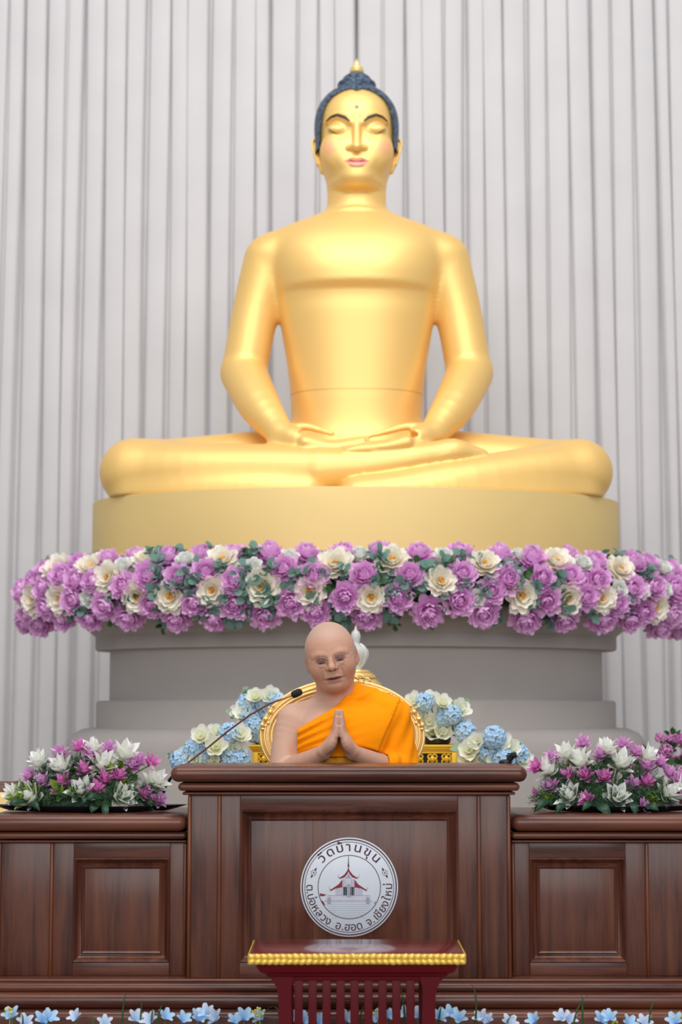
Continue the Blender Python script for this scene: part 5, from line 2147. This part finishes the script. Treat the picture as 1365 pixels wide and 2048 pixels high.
def bunch(label, cx_px, base_py, Y, blooms, seed, spread, zbase):
    r_ = random.Random(seed)
    c0 = at(cx_px, base_py, Y)
    c0[2] = zbase
    t = thing('flower_bunch', c0, label, 'flowers', 'blue and white flower bunches')
    m = MB()
    m.lathe([(.040, 0), (.046, .004), (.05, .02), (.046, .028), (.03, .03)], c0, 20)
    m.build('bowl', 'black_plastic', t, 40)
    core = c0 + np.array([0, .02, .03])
    for (px, py, k) in blooms:
        p = at(px, py, Y - .05 + r_.uniform(-.02, .02))
        p[2] = max(p[2], zbase + .042)
        d = (p - core) / (np.linalg.norm(p - core) + 1e-6) * .6 + np.array([r_.uniform(-.2, .2), -.8, .25])
        if k == 'b':
            inst(r_.choice(HYD), 'blue_hydrangea', t, p, aim(d, r_.uniform(0, 6)), .040 * r_.uniform(.9, 1.1))
        else:
            o = inst(r_.choice(MAG), 'white_magnolia', t, p - .2 * .036 * d, aim(d, r_.uniform(0, 6)), .046 * r_.uniform(.9, 1.12))
            s_ = bpy.data.objects.new('flower_centre', STAMEN_S)
            COL.objects.link(s_)
            s_.parent = o
        m = MB()
        m.tube([p + np.array([0, .02, -.01]), core], [.0025, .003], 5)
        m.build('stem', 'stem_green', t, 180)
    xs = [b[0] for b in blooms]
    ys = [b[1] for b in blooms]
    for i in range(16):
        bq_ = r_.choice(blooms)
        px, py = bq_[0] + r_.uniform(-10, 10), bq_[1] + r_.uniform(-6, 14)
        p = at(px, py, Y - .01)
        p[2] = max(p[2], zbase + .05)
        d = (p - core) / (np.linalg.norm(p - core) + 1e-6) + np.array([r_.uniform(-.5, .5), -.6, .2])
        inst(LEAF_S if i % 2 else r_.choice(SAGE), 'leaf', t, p, aim(d, r_.uniform(0, 6)), r_.uniform(.035, .055))


m, nt, p = new_mat('stamen_lime')
p.inputs['Base Color'].default_value = lin((214, 210, 110)) + (1,)
STAMEN_S = stamen_mesh(3, 14, .16, .2)
STAMEN_S.materials.clear()
STAMEN_S.materials.append(MATS['stamen_lime'])


def C3(l): return [(340 + a * .249, 1360 + b * .249, k) for a, b, k in l]
def C4(l): return [(760 + a * .249, 1360 + b * .249, k) for a, b, k in l]


bunch('blue and white flowers low under the slanting microphone stem', 440, 1540, 6.42,
      C3([(250, 460, 'w'), (190, 555, 'b'), (250, 620, 'b'), (360, 430, 'w'), (370, 540, 'w'), (480, 430, 'b'), (560, 450, 'w'), (520, 560, 'w'), (500, 640, 'b'),
          (330, 640, 'w'), (130, 620, 'w'), (85, 670, 'b'), (400, 670, 'w'), (200, 690, 'w'), (560, 690, 'b')]), 1, 60, z2)
bunch('blue and white flowers topped by blue clusters, behind the microphone head', 535, 1490, 6.78,
      C3([(620, 190, 'b'), (690, 140, 'w'), (810, 140, 'w'), (760, 190, 'b'), (600, 265, 'w'), (720, 270, 'w'), (670, 370, 'b'), (680, 460, 'b'), (850, 170, 'b'),
          (560, 270, 'w'), (740, 430, 'b'), (640, 300, 'b'), (800, 300, 'b')]), 2, 60, z1)
bunch('blue and white flowers on the gold table, beside the covered shoulder', 875, 1490, 6.78,
      C4([(270, 185, 'w'), (355, 180, 'b'), (415, 175, 'w'), (510, 190, 'w'), (520, 310, 'b'), (400, 350, 'w'), (650, 370, 'w'), (425, 465, 'w'), (690, 450, 'b'),
          (640, 240, 'w'), (500, 460, 'w'), (580, 280, 'b'), (320, 300, 'w')]), 3, 60, z1)
bunch('blue and white flowers low behind the short black microphone', 985, 1540, 6.42,
      C4([(780, 500, 'w'), (920, 460, 'b'), (960, 510, 'w'), (720, 570, 'w'), (850, 570, 'b'), (880, 650, 'w'), (1140, 660, 'w'), (1120, 600, 'b'), (720, 650, 'w'),
          (1040, 560, 'w'), (1000, 640, 'b'), (1150, 760, 'w'), (940, 700, 'w')]), 4, 60, z2)

# ------------------------------------------------------------------ microphones
MIY = 5.56
mic = thing('microphone_stand', at(322, 1600, 6.0) * np.array([1, 1, 0]), 'floor microphone with a long slanting copper stem and foam head', 'microphone')
pth = [(598, 1385, MIY), (585, 1391, MIY), (540, 1407, 5.60), (500, 1430, 5.66), (455, 1463, 5.74), (420, 1492, 5.82), (370, 1530, 5.92), (345, 1552, 5.96), (328, 1575, 5.99), (322, 1600, 6.0)]
pw = [at(*p_) for p_ in pth]
m = MB()
m.tube(pw[1:8], [.0030] * 7, 8)
m.build('gooseneck', 'mic_copper', mic, 180)
m = MB()
d_ = (pw[0] - pw[1]) / np.linalg.norm(pw[0] - pw[1])
h0 = at(584, 1391, MIY)
m.tube([h0, h0 + d_ * .004, h0 + d_ * .012, h0 + d_ * .024, h0 + d_ * .030, h0 + d_ * .033], [.007, .0105, .0115, .0110, .0085, .003], 14)
m.build('foam_windscreen', 'mic_black', mic, 180)
m = MB()
m.tube(pw[7:] + [np.array([pw[-1][0], 6.0, .30]), np.array([pw[-1][0], 6.0, .02])], [.004, .008, .010, .011, .011], 10)
m.build('pole', 'black_plastic', mic, 60)
m = MB()
m.lathe([(.13, 0), (.13, .012), (.12, .018), (.03, .026), (.015, .04)], (pw[-1][0], 6.0, 0), 28)
m.build('base', 'black_plastic', mic, 40)
# short black microphone standing on the desk
bz = dz(1531, DY) + .0005
bp_ = at(1012, 1531, DY + .24)
mic2 = thing('desk_microphone', (bp_[0], DY + .24, bz), 'short black microphone standing on the desk before pale blue flowers', 'microphone')
m = MB()
m.lathe([(.020, 0), (.020, .005), (.016, .009), (.006, .011)], (bp_[0], DY + .24, bz), 20)
m.build('base', 'black_plastic', mic2, 40)
q0 = np.array([bp_[0], DY + .24, bz + .008])
tip = at(1026, 1513, DY + .24)
m = MB()
m.tube([q0, at(1015, 1531, DY + .24), at(1019, 1525, DY + .24)], [.005, .006, .007], 10)
m.build('stem', 'black_plastic', mic2, 60)
m = MB()
m.tube([at(1016, 1528, DY + .24), at(1020, 1518, DY + .24), at(1025, 1511, DY + .235), at(1030, 1510, DY + .23), at(1033, 1514, DY + .225)], [.0080, .0092, .0098, .009, .004], 12)
m.build('foam_windscreen', 'mic_black', mic2, 180)

# ------------------------------------------------------------------ small red table in front
TY = 4.78
tz = at(714, 1908, TY)[2]
tl, tr = at(497, 1908, TY)[0], at(932, 1908, TY)[0]
td = .31
tab = thing('offering_table', ((tl + tr) / 2, TY + td / 2, 0), 'small dark red lacquer table with a gilded carved edge', 'table')
u = pm(1, TY)
m = MB()
m.rbox(tl + .004, tr - .004, TY + .004, TY + td, tz - .020, tz, .004, 3)
m.build('top', 'lacquer_top', tab, 40)
# carved edge: two rows of small gilt leaves along the front and both sides
lf = MB()
lf.ball((0, 0, 0), (.0105, .006, .0070), 8, 6)
leafm = lf.mesh('gilt_leaf')
leafm.materials.append(MATS['gilt_carving'])
leafm.shade_smooth()
m = MB()
m.rbox(tl, tr, TY, TY + .012, tz - .026, tz - .001, .004, 3)
m.build('edge_strip', 'gilt_carving', tab, 40)
for sx, x_ in ((-1, tl), (1, tr)):
    m = MB()
    m.rbox(x_ - .0015, x_ + .0015, TY + .010, TY + td, tz - .024, tz - .002, .001, 2)
    m.build('edge_strip', 'gilt_carving', tab, 40)
rr_ = random.Random(4)
nl = 34
for row, (zz, sl) in enumerate(((tz - .0065, .5), (tz - .0185, -.5))):
    for k in range(nl):
        x_ = tl + (tr - tl) * (k + .5) / nl
        inst(leafm, 'gilt_leaf', tab, (x_, TY - .001, zz), (rr_.uniform(-.3, .3), sl * (1 if x_ < (tl + tr) / 2 else -1), 0), rr_.uniform(.9, 1.1))
# curved apron under the top
m = MB()
prf = [(0, 22), (2, 27), (8, 36), (16, 40), (20, 41), (22, 46), (31, 49), (33, 55)]       # (inset px, drop px)
vs, fs = [], []
for ins, dr in prf:
    i_, z_ = ins * u, tz - dr * u
    vs += [(tl + 14 * u + i_, TY + .012 + i_ * .5, z_), (tr - 14 * u - i_, TY + .012 + i_ * .5, z_), (tr - 14 * u - i_, TY + td - .01 - i_ * .5, z_), (tl + 14 * u + i_, TY + td - .01 - i_ * .5, z_)]
for i in range(len(prf) - 1):
    for k in range(4):
        l = (k + 1) % 4
        fs.append((i * 4 + k, (i + 1) * 4 + k, (i + 1) * 4 + l, i * 4 + l))
m.add(vs, fs)
m.build('apron', 'lacquer_red', tab, 50)
za = tz - 44 * u
zr = tz - 54 * u
for yy in (TY + .030, TY + td - .052):
    m = MB()
    m.rbox(tl + 44 * u, tr - 44 * u, yy, yy + .022, zr, za, .003, 2)
    m.build('rail', 'lacquer_red', tab, 40)
for yy in (TY + .028, TY + td - .056):
    for sx in (-1, 1):
        m = MB()
        xo = (tl + 48 * u) if sx < 0 else (tr - 48 * u)
        prof = [(0, za + .006), (0, zr - 2 * u), (7, zr - 14 * u), (10, zr - 30 * u), (11, zr - 60 * u), (11, .02), (8, 0)]
        outer = [(xo - sx * a * u * -1 * -1, z_) for a, z_ in prof]
        outer = [(xo + (a * u if sx < 0 else -a * u), z_) for a, z_ in prof]
        inner = [(xo + (36 * u if sx < 0 else -36 * u) + ((0 if i > 1 else 4 * u) * (1 if sx < 0 else -1)), z_) for i, (a, z_) in enumerate(prof)]
        pts = [o_ for o_ in outer] + inner[::-1]
        if sx > 0:
            pts = pts[::-1]
        m.plate([(a, b) for a, b in pts], (0, yy + .024, 0), EX, EZ, .024)
        m.build('leg', 'lacquer_red', tab, 40)
nsl = 9
for k in range(nsl):
    px = 598 + k * 28
    xc = at(px, 2000, TY + .03)[0]
    m = MB()
    m.rbox(xc - 9 * u, xc + 8 * u, TY + .033, TY + .045, .012, zr + .004, .002, 2)
    m.build('slat', 'lacquer_red', tab, 40)
m = MB()
m.rbox(tl + 58 * u, tr - 58 * u, TY + .030, TY + .050, .004, .020, .003, 2)
m.build('rail', 'lacquer_red', tab, 40)

# ------------------------------------------------------------------ row of small flowers in a low trough before the desks
LILY_B = [lily(i, 'petal_blue') for i in (1, 2)]
LILY_W = [lily(i, 'petal_pale_blue') for i in (3, 4)]
M('trough_green', (54, 74, 52), 0.7, var=0.2)
M('bud_yellow', (206, 196, 90), 0.6, var=0.2)
FY = 5.17
tro = thing('flower_trough', (dx(699, FY), FY, 0), 'low trough of pale blue flowers and grass blades along the desk base', 'flower arrangement')
m = MB()
m.rbox(dx(-30, FY), dx(1430, FY), FY - .045, FY + .045, 0, .022, .005, 2)
m.build('trough', 'trough_green', tro, 40)
rb = random.Random(9)
small = [(22, 2030, 'B'), (100, 2034, 'B'), (86, 2040, 'B'), (150, 2032, 'W'), (272, 2036, 'W'), (300, 2040, 'W'), (333, 2032, 'B'), (368, 2038, 'B'),
         (412, 2026, 'W'), (430, 2036, 'W'), (398, 2036, 'B'), (470, 2040, 'B'), (490, 2034, 'B'), (520, 2034, 'B'), (583, 2034, 'B'), (612, 2040, 'B'),
         (696, 2036, 'W'), (752, 2034, 'B'), (778, 2030, 'B'), (808, 2026, 'W'), (835, 2030, 'W'), (880, 2032, 'B'), (900, 2028, 'B'), (918, 2036, 'B'),
         (962, 2034, 'W'), (975, 2040, 'W'), (1068, 2040, 'B'), (1122, 2034, 'W'), (1140, 2038, 'W'), (1205, 2038, 'B'), (1220, 2034, 'B'), (1350, 2042, 'B'),
         (1290, 2044, 'W'), (210, 2044, 'W'), (50, 2044, 'W'), (640, 2044, 'B'), (1020, 2046, 'W'), (1260, 2046, 'B')]
for (px, py, k) in small:
    p_ = at(px, py, FY + rb.uniform(-.02, .02))
    me_ = rb.choice(LILY_B if k == 'B' else LILY_W)
    d_ = np.array([rb.uniform(-.5, .5), -.55, .7])
    inst(me_, 'blue_lily' if k == 'B' else 'white_lily', tro, p_ - d_ * .014, aim(d_, rb.uniform(0, 6)), rb.uniform(.026, .033))
    m = MB()
    m.tube([p_ - d_ * .012, (p_[0], FY, .02)], [.0014, .0018], 5)
    m.build('stem', 'stem_green', tro, 180)
for (px, py) in ((20, 2018), (512, 2026), (520, 2022), (756, 2026), (1355, 2032), (1226, 2040)):
    m = MB()
    p_ = at(px, py, FY)
    for k in range(7):
        m.ball(p_ + np.array([rb.uniform(-.012, .012), rb.uniform(-.008, .008), rb.uniform(-.008, .008)]), .0036, 6, 4)
    m.tube([p_, (p_[0], FY, .02)], .0012, 4)
    o = m.build('yellow_bud_spray', 'bud_yellow', tro, 180)
    o['kind'] = 'stuff'
blades = [((244, 2055), (246, 2020), (253, 1985)), ((280, 2050), (282, 2025), (284, 2005)), ((302, 2050), (304, 2034), (306, 2018)), ((312, 2052), (318, 2030), (326, 2010)),
          ((560, 2055), (556, 2020), (528, 2025)), ((716, 2052), (722, 2030), (732, 2012)), ((812, 2050), (808, 2010), (800, 1975)), ((820, 2048), (822, 2020), (830, 2000)),
          ((946, 2058), (953, 2005), (942, 1968)), ((874, 2050), (880, 2030), (884, 2014)), ((1165, 2052), (1166, 2020), (1164, 1990)), ((1142, 2050), (1156, 2018), (1184, 1988)),
          ((1298, 2056), (1302, 2022), (1316, 2004)), ((1010, 2050), (1016, 2042), (1032, 2038)), ((40, 2050), (46, 2040), (38, 2028)), ((190, 2052), (186, 2044), (182, 2034))]
for b_ in blades:
    P0, P1, P2 = [at(b_[i][0], b_[i][1], FY - .02 + .005 * i) for i in range(3)]
    P0[2] = .02
    m = MB()
    vs, fs = [], []
    nb = 9
    for j in range(nb):
        t = j / (nb - 1)
        c_ = P0 * (1 - t) ** 2 + 2 * t * (1 - t) * (2 * P1 - .5 * (P0 + P2)) + P2 * t * t
        w_ = .0030 * (1 - t) ** .6 + .0003
        vs += [c_ + np.array([-w_, 0, 0]), c_ + np.array([0, -w_ * .8, 0]), c_ + np.array([w_, 0, 0]), c_ + np.array([0, w_ * .5, 0])]
    for j in range(nb - 1):
        for k in range(4):
            l = (k + 1) % 4
            fs.append((j * 4 + k, j * 4 + l, (j + 1) * 4 + l, (j + 1) * 4 + k))
    m.add(vs, fs)
    m.build('grass_blade', 'leaf_green', tro, 180)

# ------------------------------------------------------------------ potted magenta flowers at the curtain, far right
M('pot_maroon', (84, 22, 34), 0.4, var=0.1)
BG = [hydrangea(i, 'petal_magenta', 30) for i in (5, 6)]
pc_ = at(1352, 1560, 7.6)
pot = thing('potted_flowers', (pc_[0], 7.6, 0), 'dark red pot of magenta flowers standing by the pedestal', 'plant')
m = MB()
zr_ = at(1352, 1562, 7.6)[2]
m.lathe([(.10, 0), (.11, .02), (.06, .05), (.055, .25), (.10, zr_ - .16), (.125, zr_ - .05), (.135, zr_ - .04), (.135, zr_), (.115, zr_)], (pc_[0], 7.6, 0), 28)
m.build('pot', 'pot_maroon', pot, 50)
rb = random.Random(21)
for i in range(46):
    a, e = rb.uniform(0, 2 * PI), rb.uniform(0, 1)
    R_ = .17
    p_ = np.array([pc_[0] + R_ * math.sqrt(1 - e * e * .9) * math.cos(a), 7.6 + R_ * math.sqrt(1 - e * e * .9) * math.sin(a), zr_ + .02 + .15 * e])
    d_ = p_ - np.array([pc_[0], 7.6, zr_])
    if i % 4:
        inst(rb.choice(BG), 'magenta_flower', pot, p_, aim(d_, rb.uniform(0, 6)), rb.uniform(.020, .028))
    inst(rb.choice(SPRIG_G), 'leaf_sprig', pot, p_ * .8 + .2 * np.array([pc_[0], 7.6, zr_]), aim(d_, rb.uniform(0, 6)), rb.uniform(.06, .09))
# small white flowers standing on the floor behind the tray desk, just visible over its top
# ------------------------------------------------------------------ carved wooden chair behind the other tray, only its edge in view
M('cushion_cream', (232, 204, 140), 0.7, var=0.1, scale=20)
ac = at(-32, 1600, 6.3)
arm = thing('wooden_armchair', (ac[0], 6.3, 0), 'dark wooden armchair with a cream cushion behind the low side desk', 'chair')
zc_ = at(0, 1566, 6.3)[2]
m = MB()
m.rbox(ac[0] - .28, ac[0] + .105, 6.44, 6.48, zc_ - .09, zc_, .012, 3)
m.build('top_rail', 'wood_level', arm, 40)
for x_ in (ac[0] - .26, ac[0] + .06):
    for y_ in (6.05, 6.44):
        m = MB()
        m.rbox(x_, x_ + .04, y_, y_ + .04, 0, zc_ - .02 if y_ > 6.3 else .42, .006, 2)
        m.build('leg', 'wood_upright', arm, 40)
m = MB()
m.rbox(ac[0] - .25, ac[0] + .09, 6.39, 6.44, .40, zc_ - .035, .022, 4)
m.build('back_cushion', 'cushion_cream', arm, 50)
m = MB()
m.rbox(ac[0] - .27, ac[0] + .11, 6.03, 6.46, .34, .42, .03, 4)
m.build('seat_cushion', 'cushion_cream', arm, 50)
